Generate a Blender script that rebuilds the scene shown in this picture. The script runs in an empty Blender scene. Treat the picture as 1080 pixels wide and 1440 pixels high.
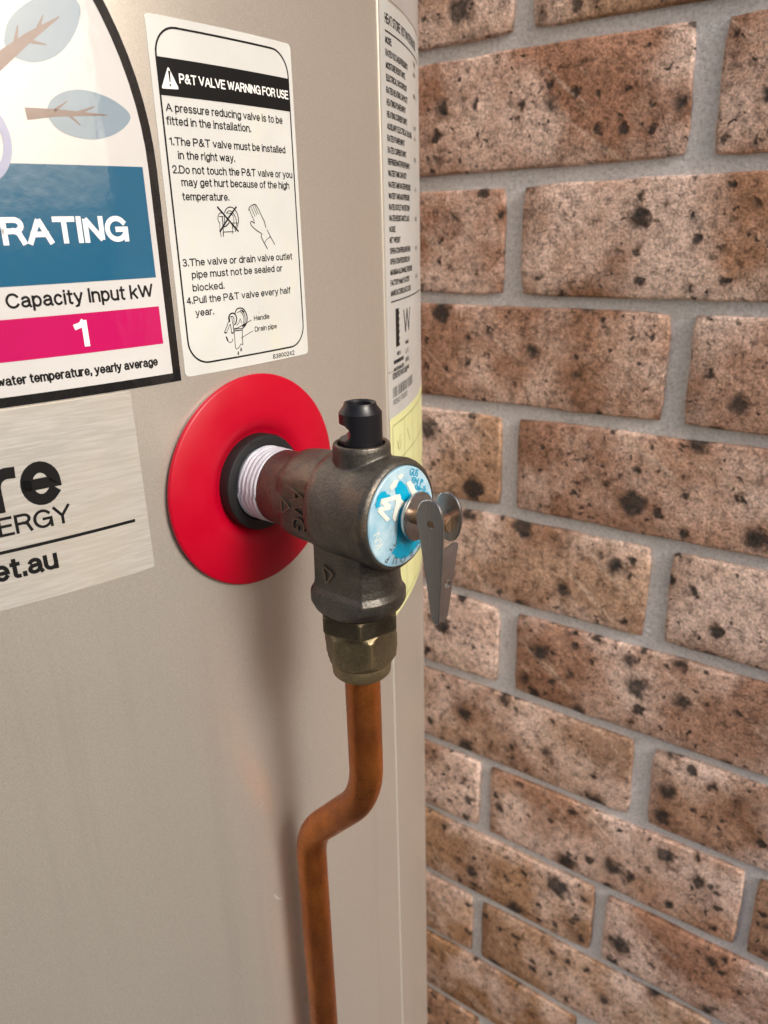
import bpy, bmesh, math, random
from mathutils import Vector, Matrix, noise
random.seed(7)
scn = bpy.context.scene
col = scn.collection

# ------------------------------------------------------------------ camera
# pose solved from the brick courses (86 mm) and the plumb lines of the tank
F_PX, W_PX, H_PX = 1091.35, 1080.0, 1440.0
Z_BED = 1.462                                     # height of the bed joint used as origin
CAM = Vector((0.28363, -0.54795, Z_BED - 0.11764))
C_R = Vector((0.80700641, 0.58996596, -0.02609266))
C_D = Vector((0.18323597, -0.29216012, -0.93865172))
C_F = Vector((-0.56139579, 0.75271684, -0.34387807))
cd = bpy.data.cameras.new('camera')
cam = bpy.data.objects.new('camera', cd); col.objects.link(cam)
cam.matrix_world = Matrix(((C_R.x, -C_D.x, -C_F.x, CAM.x), (C_R.y, -C_D.y, -C_F.y, CAM.y),
                           (C_R.z, -C_D.z, -C_F.z, CAM.z), (0, 0, 0, 1)))
cd.sensor_fit = 'VERTICAL'; cd.sensor_height = 24.0
cd.lens = F_PX / H_PX * 24.0
cd.clip_start = 0.01; cd.clip_end = 500
cd.dof.use_dof = True; cd.dof.focus_distance = 0.252; cd.dof.aperture_fstop = cd.lens / 1.3
scn.camera = cam

# ------------------------------------------------------------------ light
TO_SUN = Vector((0.82, -0.09, 0.56)).normalized()
world = bpy.data.worlds.new('World'); scn.world = world; world.use_nodes = True
wn = world.node_tree; wn.nodes.clear()
sky = wn.nodes.new('ShaderNodeTexSky'); sky.sky_type = 'NISHITA'; sky.sun_disc = False
sky.sun_elevation = math.asin(TO_SUN.z); sky.sun_rotation = math.atan2(TO_SUN.x, TO_SUN.y)
sky.air_density = 0.8; sky.dust_density = 7.0; sky.ozone_density = 0.4
bg = wn.nodes.new('ShaderNodeBackground'); bg.inputs[1].default_value = 0.08
wo = wn.nodes.new('ShaderNodeOutputWorld')
wn.links.new(sky.outputs[0], bg.inputs[0]); wn.links.new(bg.outputs[0], wo.inputs[0])
sd = bpy.data.lights.new('sun', 'SUN'); sd.energy = 1.5; sd.angle = math.radians(18); sd.color = (1.0, 0.988, 0.965)
sun = bpy.data.objects.new('sun', sd); col.objects.link(sun)
sun.rotation_mode = 'QUATERNION'; sun.rotation_quaternion = TO_SUN.to_track_quat('Z', 'Y')
scn.view_settings.view_transform = 'Standard'; scn.view_settings.look = 'None'
scn.view_settings.exposure = 0.75; scn.view_settings.gamma = 1.0
scn.render.engine = 'CYCLES'
scn.cycles.use_denoising = True
scn.cycles.max_bounces = 8

# ------------------------------------------------------------------ helpers
def link(o, parent=None):
    col.objects.link(o); o.parent = parent; return o
def empty(name, loc, rz=0.0):
    o = bpy.data.objects.new(name, None); o.empty_display_size = 0.05
    o.location = loc; o.rotation_euler = (0, 0, rz); return link(o)
def tag(o, label=None, cat=None, group=None, kind=None):
    for k, v in (('label', label), ('category', cat), ('group', group), ('kind', kind)):
        if v: o[k] = v
    return o
def from_bm(name, bm, m, parent=None, smooth=True, angle=35):
    me = bpy.data.meshes.new(name); bm.to_mesh(me); bm.free()
    me.materials.append(m)
    if smooth:
        for p in me.polygons: p.use_smooth = True
        if angle: me.set_sharp_from_angle(angle=math.radians(angle))
    return link(bpy.data.objects.new(name, me), parent)
def lathe(bm, prof, origin=(0, 0, 0), axis='z', n=64, closed=True):
    """prof: list of (height, radius) along the axis"""
    rings = []
    ox, oy, oz = origin
    for h, r in prof:
        ring = []
        for i in range(n):
            a = 2 * math.pi * i / n
            if axis == 'z': p = (ox + r * math.cos(a), oy + r * math.sin(a), oz + h)
            else: p = (ox + h, oy + r * math.cos(a), oz + r * math.sin(a))
            ring.append(bm.verts.new(p))
        rings.append(ring)
    for A, B in zip(rings, rings[1:]):
        for i in range(n):
            j = (i + 1) % n
            bm.faces.new((A[i], A[j], B[j], B[i]))
    if closed:
        bm.faces.new(list(reversed(rings[0]))); bm.faces.new(rings[-1])
    return rings
def ringloft(bm, rings, cap=True):
    vs = [[bm.verts.new(p) for p in r] for r in rings]
    n = len(vs[0])
    for A, B in zip(vs, vs[1:]):
        for i in range(n):
            j = (i + 1) % n
            bm.faces.new((A[i], A[j], B[j], B[i]))
    if cap:
        bm.faces.new(list(reversed(vs[0]))); bm.faces.new(vs[-1])
def tube(bm, pts, r, n=28):
    prev = None; rings = []
    T0 = None; U = None
    for i, p in enumerate(pts):
        p = Vector(p)
        a = Vector(pts[max(i - 1, 0)]); b = Vector(pts[min(i + 1, len(pts) - 1)])
        T = (b - a).normalized()
        if U is None:
            U = T.orthogonal().normalized()
        else:
            U = (U - T * U.dot(T)).normalized()
        V = T.cross(U)
        rings.append([tuple(p + (U * math.cos(2 * math.pi * k / n) + V * math.sin(2 * math.pi * k / n)) * r) for k in range(n)])
    ringloft(bm, rings)
def box(bm, x0, x1, y0, y1, z0, z1):
    v = [bm.verts.new((x, y, z)) for x in (x0, x1) for y in (y0, y1) for z in (z0, z1)]
    for f in ((0, 1, 3, 2), (4, 6, 7, 5), (0, 4, 5, 1), (2, 3, 7, 6), (0, 2, 6, 4), (1, 5, 7, 3)):
        bm.faces.new([v[i] for i in f])
def recalc(bm): bmesh.ops.recalc_face_normals(bm, faces=bm.faces)

# ------------------------------------------------------------------ material kit
class NT:
    def __init__(s, name):
        s.m = bpy.data.materials.new(name); s.m.use_nodes = True
        s.t = s.m.node_tree; s.t.nodes.clear()
        s.out = s.t.nodes.new('ShaderNodeOutputMaterial')
        s.p = s.t.nodes.new('ShaderNodeBsdfPrincipled')
        s.l(s.p.outputs[0], s.out.inputs[0])
    def n(s, typ, **k):
        nd = s.t.nodes.new('ShaderNode' + typ)
        for a, b in k.items(): setattr(nd, a, b)
        return nd
    def l(s, a, b): s.t.links.new(a, b)
    def set(s, **k):
        for a, b in k.items():
            i = s.p.inputs[a.replace('_', ' ')]
            if hasattr(b, 'is_linked') or isinstance(b, bpy.types.NodeSocket): s.l(b, i)
            else: i.default_value = (b + (1,)) if isinstance(b, tuple) and len(b) == 3 else b
        return s
    def pos(s): return s.n('NewGeometry').outputs['Position']
    def obj(s): return s.n('TexCoord').outputs['Object']
    def mapping(s, v, scale=(1, 1, 1), rot=(0, 0, 0), loc=(0, 0, 0)):
        m = s.n('Mapping'); m.inputs['Scale'].default_value = scale; m.inputs['Rotation'].default_value = rot
        m.inputs['Location'].default_value = loc; s.l(v, m.inputs['Vector']); return m.outputs[0]
    def noise(s, v, scale, detail=4, rough=.55, dist=0.0):
        n = s.n('TexNoise'); n.inputs['Scale'].default_value = scale; n.inputs['Detail'].default_value = detail
        n.inputs['Roughness'].default_value = rough; n.inputs['Distortion'].default_value = dist
        s.l(v, n.inputs['Vector']); return n.outputs['Fac']
    def vor(s, v, scale, feat='F1', rnd=1.0):
        n = s.n('TexVoronoi', feature=feat); n.inputs['Scale'].default_value = scale
        n.inputs['Randomness'].default_value = rnd; s.l(v, n.inputs['Vector']); return n
    def ramp(s, v, stops, interp='LINEAR'):
        n = s.n('ValToRGB'); cr = n.color_ramp; cr.interpolation = interp
        while len(cr.elements) < len(stops): cr.elements.new(0.5)
        for e, (p, c) in zip(cr.elements, stops):
            e.position = p
            if not isinstance(c, tuple): c = (c, c, c)
            e.color = c + (1,) if len(c) == 3 else c
        s.l(v, n.inputs[0]); return n.outputs[0]
    def mix(s, fac, a, b, blend='MIX'):
        n = s.n('Mix', data_type='RGBA', blend_type=blend)
        for sock, v in ((n.inputs[0], fac), (n.inputs[6], a), (n.inputs[7], b)):
            if isinstance(v, bpy.types.NodeSocket): s.l(v, sock)
            elif isinstance(v, tuple): sock.default_value = v + (1,)
            else: sock.default_value = v
        return n.outputs[2]
    def math(s, op, a, b=None, clamp=False):
        n = s.n('Math', operation=op, use_clamp=clamp)
        for sock, v in ((n.inputs[0], a), (n.inputs[1], b)):
            if v is None: continue
            if isinstance(v, bpy.types.NodeSocket): s.l(v, sock)
            else: sock.default_value = v
        return n.outputs[0]
    def bump(s, h, strength=.3, dist=.001, normal=None):
        n = s.n('Bump'); n.inputs['Strength'].default_value = strength; n.inputs['Distance'].default_value = dist
        s.l(h, n.inputs['Height'])
        if normal is not None: s.l(normal, n.inputs['Normal'])
        s.l(n.outputs[0], s.p.inputs['Normal']); return n.outputs[0]
def plain(name, c, rough=.5, metal=0.0, **k):
    t = NT(name); t.set(Base_Color=c, Roughness=rough, Metallic=metal, **k); return t.m

def mat_brick():
    t = NT('brick'); pos = t.pos()
    rnd = t.n('ObjectInfo').outputs['Random']
    # per-brick offset so that no two bricks share a pattern
    cmb = t.n('CombineXYZ'); t.l(rnd, cmb.inputs[1])
    sc_ = t.n('VectorMath', operation='SCALE'); t.l(cmb.outputs[0], sc_.inputs[0]); sc_.inputs['Scale'].default_value = 9.0
    add = t.n('VectorMath', operation='ADD'); t.l(pos, add.inputs[0]); t.l(sc_.outputs[0], add.inputs[1])
    P = add.outputs[0]
    tone = t.ramp(rnd, [(0, (.42, .215, .105)), (.2, (.68, .435, .335)), (.38, (.50, .295, .15)), (.55, (.74, .53, .42)), (.75, (.50, .27, .18)), (.88, (.72, .53, .36)), (1, (.58, .36, .235))])
    blot = t.noise(P, 16, 5, .6)
    c = t.mix(t.ramp(blot, [(.3, 0), (.72, 1)]), t.mix(.8, tone, (.21, .095, .05)), tone)
    rose = t.noise(P, 11, 4, .55)
    c = t.mix(t.ramp(rose, [(.45, 0), (.63, .9)]), c, (.80, .61, .525))
    # pale dragged streaks running obliquely
    st = t.noise(t.mapping(t.mapping(P, rot=(0, math.radians(-38), 0)), scale=(9, 9, 85)), 1.0, 3, .55, .5)
    c = t.mix(t.ramp(st, [(.61, 0), (.73, .7)]), c, (.78, .62, .50))
    # grain
    gr = t.noise(P, 620, 4, .75)
    gr2 = t.noise(P, 150, 4, .72)
    c = t.mix(.9, c, t.ramp(gr, [(.37, .42), (.5, 1.0), (.63, 1.42)]), 'MULTIPLY')
    c = t.mix(.9, c, t.ramp(gr2, [(.34, .38), (.48, 1.0), (.66, 1.3)]), 'MULTIPLY')
    # burnt spots of three sizes, on the face of the brick
    wob = t.n('TexNoise'); wob.inputs['Scale'].default_value = 150; wob.inputs['Detail'].default_value = 4
    t.l(P, wob.inputs['Vector'])
    ws = t.n('VectorMath', operation='SCALE'); t.l(wob.outputs['Color'], ws.inputs[0]); ws.inputs['Scale'].default_value = .013
    wv = t.n('VectorMath', operation='ADD'); t.l(P, wv.inputs[0]); t.l(ws.outputs[0], wv.inputs[1])
    sx = t.n('SeparateXYZ'); t.l(wv.outputs[0], sx.inputs[0])
    so = t.n('SeparateXYZ'); t.l(sc_.outputs[0], so.inputs[0])
    fc = t.n('CombineXYZ'); t.l(t.math('ADD', sx.outputs[0], so.outputs[1]), fc.inputs[0]); t.l(t.math('ADD', sx.outputs[2], t.math('MULTIPLY', so.outputs[1], 1.7)), fc.inputs[1])
    spots = None; halo = None
    dens = t.ramp(t.noise(P, 9, 2), [(.35, .55), (.65, 1.15)])
    for scale, rmax, cut in ((23, .33, .20), (54, .30, .38), (140, .30, .72)):
        vo = t.vor(fc.outputs[0], scale); vo.voronoi_dimensions = '2D'
        sep = t.n('SeparateColor'); t.l(vo.outputs['Color'], sep.inputs[0])
        rr = t.n('MapRange'); rr.inputs[1].default_value = cut; rr.inputs[2].default_value = 1.0
        rr.inputs[3].default_value = 0.0; rr.inputs[4].default_value = rmax; t.l(sep.outputs[0], rr.inputs[0])
        rad = t.math('MULTIPLY', rr.outputs[0], dens)
        d = t.math('SUBTRACT', rad, vo.outputs['Distance'])
        s_ = t.math('MULTIPLY', d, 8.5, True)
        h_ = t.math('MULTIPLY', t.math('ADD', d, .16), 3.2, True)
        h_ = t.math('MULTIPLY', h_, t.math('GREATER_THAN', rr.outputs[0], .06))
        spots = s_ if spots is None else t.math('MAXIMUM', spots, s_)
        if scale < 100: halo = h_ if halo is None else t.math('MAXIMUM', halo, h_)
    hm = t.math('MULTIPLY', halo, t.ramp(t.noise(P, 40, 2), [(.40, .1), (.62, .8)]))
    c = t.mix(hm, c, (.24, .115, .06))
    speck = t.ramp(gr, [(.35, .008), (.65, .05)])
    c = t.mix(t.math('MULTIPLY', spots, t.ramp(gr2, [(.3, 1.0), (.6, .82)])), c, speck)
    # hairline crazing
    ck = t.vor(wv.outputs[0], 95, 'DISTANCE_TO_EDGE').outputs['Distance']
    ckm = t.math('MULTIPLY', t.ramp(ck, [(0, 1), (.035, 0)]), t.ramp(t.noise(P, 20, 3), [(.52, 0), (.62, .6)]))
    c = t.mix(ckm, c, (.10, .055, .04))
    t.set(Base_Color=c, Roughness=.85)
    t.p.inputs['Specular IOR Level'].default_value = .25
    hgt = t.math('ADD', t.math('MULTIPLY', gr2, .9), t.math('MULTIPLY', gr, .45))
    hgt = t.math('ADD', hgt, t.math('MULTIPLY', st, .5))
    hgt = t.math('SUBTRACT', hgt, t.math('MULTIPLY', spots, .7))
    hgt = t.math('SUBTRACT', hgt, t.math('MULTIPLY', ckm, .5))
    t.bump(hgt, .9, .0022)
    return t.m
def mat_mortar():
    t = NT('mortar'); p = t.pos()
    c = t.mix(t.noise(p, 14, 5), (.68, .69, .715), (.80, .81, .83))
    c = t.mix(.6, c, t.ramp(t.noise(p, 420, 6, .7), [(.36, .6), (.5, 1.0), (.64, 1.2)]), 'MULTIPLY')
    c = t.mix(t.ramp(t.noise(p, 60, 4, .65), [(.6, 0), (.75, .35)]), c, (.26, .235, .215))
    t.set(Base_Color=c, Roughness=.9); t.p.inputs['Specular IOR Level'].default_value = .2
    t.bump(t.math('ADD', t.noise(p, 300, 5, .75), t.math('MULTIPLY', t.noise(p, 45, 4), 1.6)), .9, .0026)
    return t.m
def mat_paint():
    t = NT('champagne_paint'); p = t.pos()
    fl = t.noise(p, 2400, 2, .6)
    c = t.mix(t.ramp(fl, [(.36, 0), (.64, 1)]), (.61, .565, .505), (.72, .675, .61))
    c = t.mix(t.ramp(t.noise(p, 5, 4), [(.35, 0), (.7, .18)]), c, (.54, .50, .44))
    # dust and faint water runs
    run = t.noise(t.mapping(p, scale=(95, 95, 3.2)), 1.0, 4, .6)
    c = t.mix(t.ramp(run, [(.54, 0), (.74, .22)]), c, (.49, .455, .40))
    c = t.mix(t.ramp(t.noise(p, 1100, 2, .7), [(.72, 0), (.78, .7)]), c, (.30, .26, .21))
    # scuffs
    sc = t.noise(t.mapping(p, scale=(40, 40, 26), rot=(.5, .4, .7)), 1.0, 5, .7, 1.2)
    sm = t.math('MULTIPLY', t.ramp(sc, [(.68, 0), (.74, .6)]), t.ramp(t.noise(p, 60, 3), [(.5, 0), (.65, 1)]))
    c = t.mix(sm, c, (.78, .74, .68))
    t.set(Base_Color=c, Metallic=.70, Roughness=t.ramp(t.noise(p, 9, 4), [(.3, .33), (.7, .39)]))
    t.bump(fl, .12, .0003)
    return t.m
def mat_bronze(name, dark, mid, bright, amt, rough=.46):
    t = NT(name); p = t.obj(); g = t.n('NewGeometry')
    c = t.mix(t.ramp(t.noise(p, 55, 5, .6), [(.34, 0), (.66, 1)]), dark, mid)
    f = t.noise(p, 1500, 4, .7)
    c = t.mix(.7, c, t.ramp(f, [(.3, .55), (.5, 1.0), (.7, 1.5)]), 'MULTIPLY')
    edge = t.ramp(g.outputs['Pointiness'], [(.505, 0), (.56, 1)])
    patch = t.ramp(t.noise(p, 42, 5, .65, .4), [(.56, 0), (.70, 1)])
    k = t.math('MULTIPLY', t.math('ADD', t.math('MULTIPLY', edge, .8), patch, True), amt)
    c = t.mix(k, c, bright)
    t.set(Base_Color=c, Metallic=.78, Roughness=t.ramp(t.noise(p, 200, 4), [(.3, rough - .08), (.7, rough + .1)]))
    t.bump(t.math('ADD', t.noise(p, 900, 4, .7), t.math('MULTIPLY', t.noise(p, 160, 3), .8)), .42, .0005)
    return t.m
def mat_copper():
    t = NT('aged_copper'); p = t.obj()
    n1 = t.noise(t.mapping(p, scale=(1, 1, .35)), 60, 5, .6)
    c = t.mix(t.ramp(n1, [(.3, 0), (.7, 1)]), (.36, .105, .03), (.74, .25, .055))
    c = t.mix(t.ramp(t.noise(p, 22, 4), [(.45, 0), (.75, .65)]), c, (.26, .10, .055))
    c = t.mix(.5, c, t.ramp(t.noise(p, 700, 4, .7), [(.3, .7), (.5, 1), (.7, 1.2)]), 'MULTIPLY')
    t.set(Base_Color=c, Metallic=.88, Roughness=t.ramp(t.noise(p, 120, 4), [(.3, .24), (.7, .40)]))
    t.bump(t.noise(p, 420, 4, .65), .16, .0004)
    return t.m
def mat_red():
    t = NT('red_plastic'); p = t.obj()
    c = t.mix(t.noise(p, 35, 4), (.37, .0, .013), (.45, .0, .018))
    scr = t.noise(t.mapping(p, scale=(1, 60, 900), rot=(.5, 0, 0)), 1.0, 3)
    t.set(Base_Color=c, Roughness=t.ramp(t.noise(p, 70, 4), [(.3, .33), (.7, .45)])); t.p.inputs['Specular IOR Level'].default_value = .35
    t.bump(t.math('ADD', t.noise(p, 60, 3), t.math('MULTIPLY', scr, .25)), .12, .0005)
    return t.m
def mat_paper(name, c0, c1, rough=.45, gloss=0.0, wave=0.0, stain=None, metal=0.0):
    t = NT(name); p = t.pos()
    c = t.mix(t.ramp(t.noise(p, 26, 4), [(.35, 0), (.7, 1)]), c0, c1)
    if stain:
        s = t.noise(t.mapping(p, scale=(1, 1, .5)), 70, 5, .65)
        c = t.mix(t.ramp(s, [(.56, 0), (.78, .35)]), c, stain)
        s2 = t.noise(p, 190, 3, .6)
        c = t.mix(t.ramp(s2, [(.70, 0), (.78, .45)]), c, tuple(x * .45 for x in stain))
    t.set(Base_Color=c, Roughness=rough, Metallic=metal)
    t.p.inputs['Coat Weight'].default_value = gloss; t.p.inputs['Coat Roughness'].default_value = .06; t.p.inputs['Coat IOR'].default_value = 1.5 + .4 * gloss
    if wave:
        h = t.math('ADD', t.noise(t.mapping(p, scale=(1, 1, .7)), 55, 3), t.math('MULTIPLY', t.noise(p, 400, 3), .12))
        b = t.bump(h, wave, .001); t.l(b, t.p.inputs['Coat Normal'])
    return t.m
def mat_foil():
    t = NT('foil'); p = t.pos()
    rip = t.noise(t.mapping(p, scale=(75, 75, 950), rot=(0, 0, 0)), 1.0, 4, .6, .5)
    c = t.mix(t.ramp(rip, [(.42, 0), (.62, 1)]), (.48, .465, .43), (.57, .555, .525))
    c = t.mix(t.ramp(t.noise(p, 30, 4), [(.4, 0), (.7, .35)]), c, (.62, .56, .46))
    t.set(Base_Color=c, Metallic=.35, Roughness=.34)
    t.bump(rip, .16, .0004)
    return t.m
def mat_steel(name, c=(.52, .51, .50), rough=.2):
    t = NT(name); p = t.obj()
    br = t.noise(t.mapping(p, scale=(1200, 1200, 60)), 1.0, 3)
    n = t.noise(p, 180, 4)
    cc = t.mix(t.ramp(n, [(.35, 0), (.7, .5)]), c, tuple(x * .55 for x in c))
    t.set(Base_Color=cc, Metallic=.95, Roughness=t.ramp(n, [(.3, rough - .04), (.7, rough + .06)]))
    t.bump(br, .05, .0002)
    return t.m
def mat_rubber(name, c=(.0055, .0055, .006), rough=.5):
    t = NT(name); p = t.obj()
    t.set(Base_Color=t.mix(t.noise(p, 90, 4), c, tuple(x * 2.4 for x in c)), Roughness=rough)
    t.bump(t.noise(p, 500, 3), .12, .0003)
    return t.m
M_BRICK, M_MORTAR, M_PAINT = mat_brick(), mat_mortar(), mat_paint()
M_BRONZE = mat_bronze('cast_bronze', (.078, .074, .068), (.15, .14, .12), (.28, .205, .13), .45, .36)
M_BRASS = mat_bronze('tarnished_brass', (.10, .084, .055), (.21, .17, .10), (.40, .31, .17), .65, .36)
M_COPPER, M_RED = mat_copper(), mat_red()
M_STEEL = mat_steel('lever_steel'); M_RUBBER = mat_rubber('black_rubber'); M_PLUG = mat_rubber('black_plastic', (.004, .004, .0055), .34)
def mat_tape():
    t = NT('thread_tape'); p = t.obj()
    c = t.mix(t.ramp(t.noise(p, 160, 4), [(.35, 0), (.7, 1)]), (.66, .69, .76), (.50, .52, .58))
    t.set(Base_Color=c, Roughness=.5)
    t.bump(t.noise(t.mapping(p, scale=(1800, 150, 150)), 1.0, 4, .6), .5, .0004); return t.m
M_TAPE = mat_tape()
M_WHITE = mat_paper('white_sticker', (.55, .56, .545), (.62, .63, .61), .42, .15, 0, (.62, .62, .42))
M_GLOSS = mat_paper('glossy_label', (.58, .575, .57), (.64, .635, .63), .30, 1.0, .22)
M_FOIL = mat_foil()
M_DATA = mat_paper('data_label', (.44, .44, .425), (.50, .50, .485), .4, .2)
M_YELLOW = mat_paper('yellow_label', (.62, .63, .30), (.70, .70, .38), .45, .2)
M_GREYLAB = mat_paper('grey_label', (.36, .34, .33), (.42, .40, .385), .4, .2)
def ink(name, c, gloss=0.0, rough=.4, wave=0.0):
    m = mat_paper(name, c, tuple(x * 1.08 for x in c), rough, gloss, wave)
    m.node_tree.nodes['Principled BSDF'].inputs['Specular IOR Level'].default_value = .2
    return m
I_BLACK = ink('black_ink', (.009, .009, .0095), 0.0)
I_GBLACK = ink('glossy_black_ink', (.009, .0085, .0085), 1.0, .35, .22)
I_GBLUE = ink('glossy_blue_ink', (.012, .105, .20), 1.0, .35, .22)
I_GPINK = ink('glossy_pink_ink', (.47, .004, .10), 1.0, .35, .22)
I_GGREY = ink('glossy_grey_ink', (.24, .31, .37), 1.0, .35, .22)
I_GBROWN = ink('glossy_brown_ink', (.20, .145, .13), 1.0, .35, .22)
I_GWHITE = ink('glossy_white_ink', (.86, .86, .86), 1.0, .35, .22)
I_LILAC = ink('glossy_lilac_ink', (.30, .33, .48), 1.0, .35, .22)
I_WHITE = ink('white_ink', (.82, .82, .80))
I_GREY = ink('grey_ink', (.10, .10, .10))
I_CYAN = ink('cyan_ink', (.0, .32, .52), .3)
I_CREAM = ink('cream_ink', (.72, .71, .62), .3)
I_DKGREEN = ink('olive_ink', (.22, .24, .10))
def mat_cap():
    t = NT('worn_cap_sticker'); p = t.obj()
    c = t.mix(t.ramp(t.noise(p, 120, 5, .65), [(.38, 0), (.68, 1)]), (.24, .44, .56), (.46, .60, .67))
    c = t.mix(t.ramp(t.noise(p, 330, 4, .7), [(.62, 0), (.74, .7)]), c, (.05, .42, .60))
    t.set(Base_Color=c, Roughness=.33); t.p.inputs['Coat Weight'].default_value = .3
    t.bump(t.noise(p, 300, 4), .12, .0004)
    return t.m
M_CAP = mat_cap()

# ------------------------------------------------------------------ ground
def mat_ground():
    t = NT('concrete_paving'); p = t.pos()
    c = t.mix(t.noise(p, 2.2, 6), (.05, .046, .04), (.085, .078, .068))
    c = t.mix(.5, c, t.ramp(t.noise(p, 90, 6, .7), [(.3, .6), (.7, 1.25)]), 'MULTIPLY')
    t.set(Base_Color=c, Roughness=.9); t.bump(t.noise(p, 120, 6), .4, .003); return t.m
bm = bmesh.new()
bmesh.ops.create_grid(bm, x_segments=8, y_segments=8, size=60)
g = from_bm('ground', bm, mat_ground(), None, False); tag(g, kind='structure')

# ------------------------------------------------------------------ brick wall
wall = empty('brick_wall', (0, 0, 0))
tag(wall, 'spotted tan and rose brick house wall with grey mortar joints', 'wall')
COURSE = .086; BX0, BX1 = -.75, 1.68
N_ROWS = 28
Z_TOP = Z_BED + COURSE * 11
bm = bmesh.new()
# mortar face: a fine sheet with a gentle hand-tooled unevenness, backed by the body of the wall
nx, nz = 150, 150
grid = [[None] * (nz + 1) for _ in range(nx + 1)]
for i in range(nx + 1):
    for j in range(nz + 1):
        x = BX0 + (BX1 - BX0) * i / nx; z = Z_TOP * j / nz
        y = .0046 + .0012 * noise.noise((x * 21, 0, z * 21)) + .0006 * noise.noise((x * 90, 3, z * 90))
        grid[i][j] = bm.verts.new((x, y, z))
for i in range(nx):
    for j in range(nz):
        bm.faces.new((grid[i][j], grid[i + 1][j], grid[i + 1][j + 1], grid[i][j + 1]))
box(bm, BX0 + .001, BX1 - .001, .012, .11, .001, Z_TOP - .001)
from_bm('mortar', bm, M_MORTAR, wall, True, 40)
def brick_mesh(seed, L=.226, H=.0765):
    rnd = random.Random(seed); bm = bmesh.new()
    nx, nz = 13, 5; r = rnd.uniform(.003, .0055)
    V = {}
    def edge(x, z, inset):
        hx, hz = L / 2 - inset, H / 2 - inset
        px, pz = x * hx, z * hz
        # rounded corner
        cx, cz = hx - r, hz - r
        if abs(px) > cx and abs(pz) > cz:
            dx, dz = abs(px) - cx, abs(pz) - cz; d = math.hypot(dx, dz)
            if d > r: dx, dz = dx * r / d, dz * r / d
            px = math.copysign(cx + dx, px); pz = math.copysign(cz + dz, pz)
        wx = noise.noise((px * 34 + seed * 7, pz * 34, 1.3)) * .0011 + noise.noise((px * 120 + seed * 3, pz * 120, 5)) * .0006
        wz = noise.noise((px * 34 + seed * 7, pz * 34, 9.1)) * .0011 + noise.noise((px * 120 + seed * 3, pz * 120, 8)) * .0006
        return px + wx, pz + wz
    for i in range(nx + 1):
        for k in range(nz + 1):
            x, z = edge(-1 + 2 * i / nx, -1 + 2 * k / nz, .0022)
            b = (i in (0, nx)) or (k in (0, nz))
            y = .0007 * noise.noise((x * 28 + seed * 5, z * 28, 2)) + (.0004 if b else 0)
            V[i, k] = bm.verts.new((x, y, z))
    for i in range(nx):
        for k in range(nz):
            bm.faces.new((V[i, k], V[i + 1, k], V[i + 1, k + 1], V[i, k + 1]))
    per = [(i, 0) for i in range(nx)] + [(nx, k) for k in range(nz)] + [(i, nz) for i in range(nx, 0, -1)] + [(0, k) for k in range(nz, 0, -1)]
    last = [V[p] for p in per]
    for inset, y in ((.0006, .0009), (0, .0028), (0, .022)):
        ring = []
        for (i, k) in per:
            x, z = edge(-1 + 2 * i / nx, -1 + 2 * k / nz, inset); ring.append(bm.verts.new((x, y, z)))
        for q in range(len(per)):
            w = (q + 1) % len(per); bm.faces.new((last[q], ring[q], ring[w], last[w]))
        last = ring
    recalc(bm)
    me = bpy.data.meshes.new('brick'); bm.to_mesh(me); bm.free(); me.materials.append(M_BRICK)
    for p in me.polygons: p.use_smooth = True
    return me
bmeshes = [brick_mesh(s) for s in range(9)]
# perpend positions measured course by course (mm from the origin perpend); the others wander a little
HEAD = {0: 3, 1: 129, 2: 1, 3: 129, 4: 3, 5: 132, 6: 6.5, 7: 134, 8: -13.5, 9: 109, 10: -18.5, 11: 104}
for row in range(-10, 18):
    zc = Z_BED - COURSE * (row - .5)
    u = HEAD.get(row, (0 if row % 2 == 0 else 120) + random.uniform(-9, 9)) / 1000
    head = (.0165 if row < 8 else .0115)
    L = .2405 - head
    k0 = math.floor((BX0 - u) / .2405) - 1
    for k in range(k0, k0 + 14):
        a = u + k * .2405 + head / 2; b = a + L
        a0, b0 = max(a, BX0), min(b, BX1)
        if b0 - a0 < .03: continue
        o = bpy.data.objects.new('brick', random.choice(bmeshes)); link(o, wall)
        o.location = ((a0 + b0) / 2 + random.uniform(-.001, .001), random.uniform(-.0008, .0008), zc + random.uniform(-.0008, .0008))
        o.scale = ((b0 - a0) / .226, 1, random.uniform(.985, 1.005))
        o.rotation_euler = (0, random.uniform(-.004, .004), 0)

# ------------------------------------------------------------------ water heater
# the fit gives the tank's shape up to its size; a 600 mm jacket makes the drain pipe half-inch copper
K = 300.0 / 280.0
R = .300
AX = Vector((CAM.x + (-.176148 - .283626) * K, CAM.y + (-.363348 + .547955) * K, 0))
def ray(px, py):
    return C_R * ((px - 540) / F_PX) + C_D * ((py - 720) / F_PX) + C_F
def az(px, py):
    """photo pixel -> (arc length, height) on the jacket it lies on"""
    d = ray(px, py); ox, oy = CAM.x - AX.x, CAM.y - AX.y
    a = d.x ** 2 + d.y ** 2; b = ox * d.x + oy * d.y; c = ox * ox + oy * oy - R * R
    D = max(b * b - a * c, 0); t = (-b - math.sqrt(D)) / a
    p = CAM + d * t
    return (R * math.atan2(p.y - AX.y, p.x - AX.x), p.z)
heater = empty('water_heater', (AX.x, AX.y, 0))
tag(heater, 'champagne metallic cylindrical water heater tank covered in printed stickers', 'water heater')
Z_LOW, Z_HIGH = .06, 1.82
bm = bmesh.new()
prof = [(Z_LOW - .02, R - .012), (Z_LOW, R - .001)] + [(Z_LOW + (Z_HIGH - Z_LOW) * i / 24, R) for i in range(1, 24)] + [(Z_HIGH, R)]
lathe(bm, prof, n=256); recalc(bm)
from_bm('jacket', bm, M_PAINT, heater, True, 40)
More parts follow.
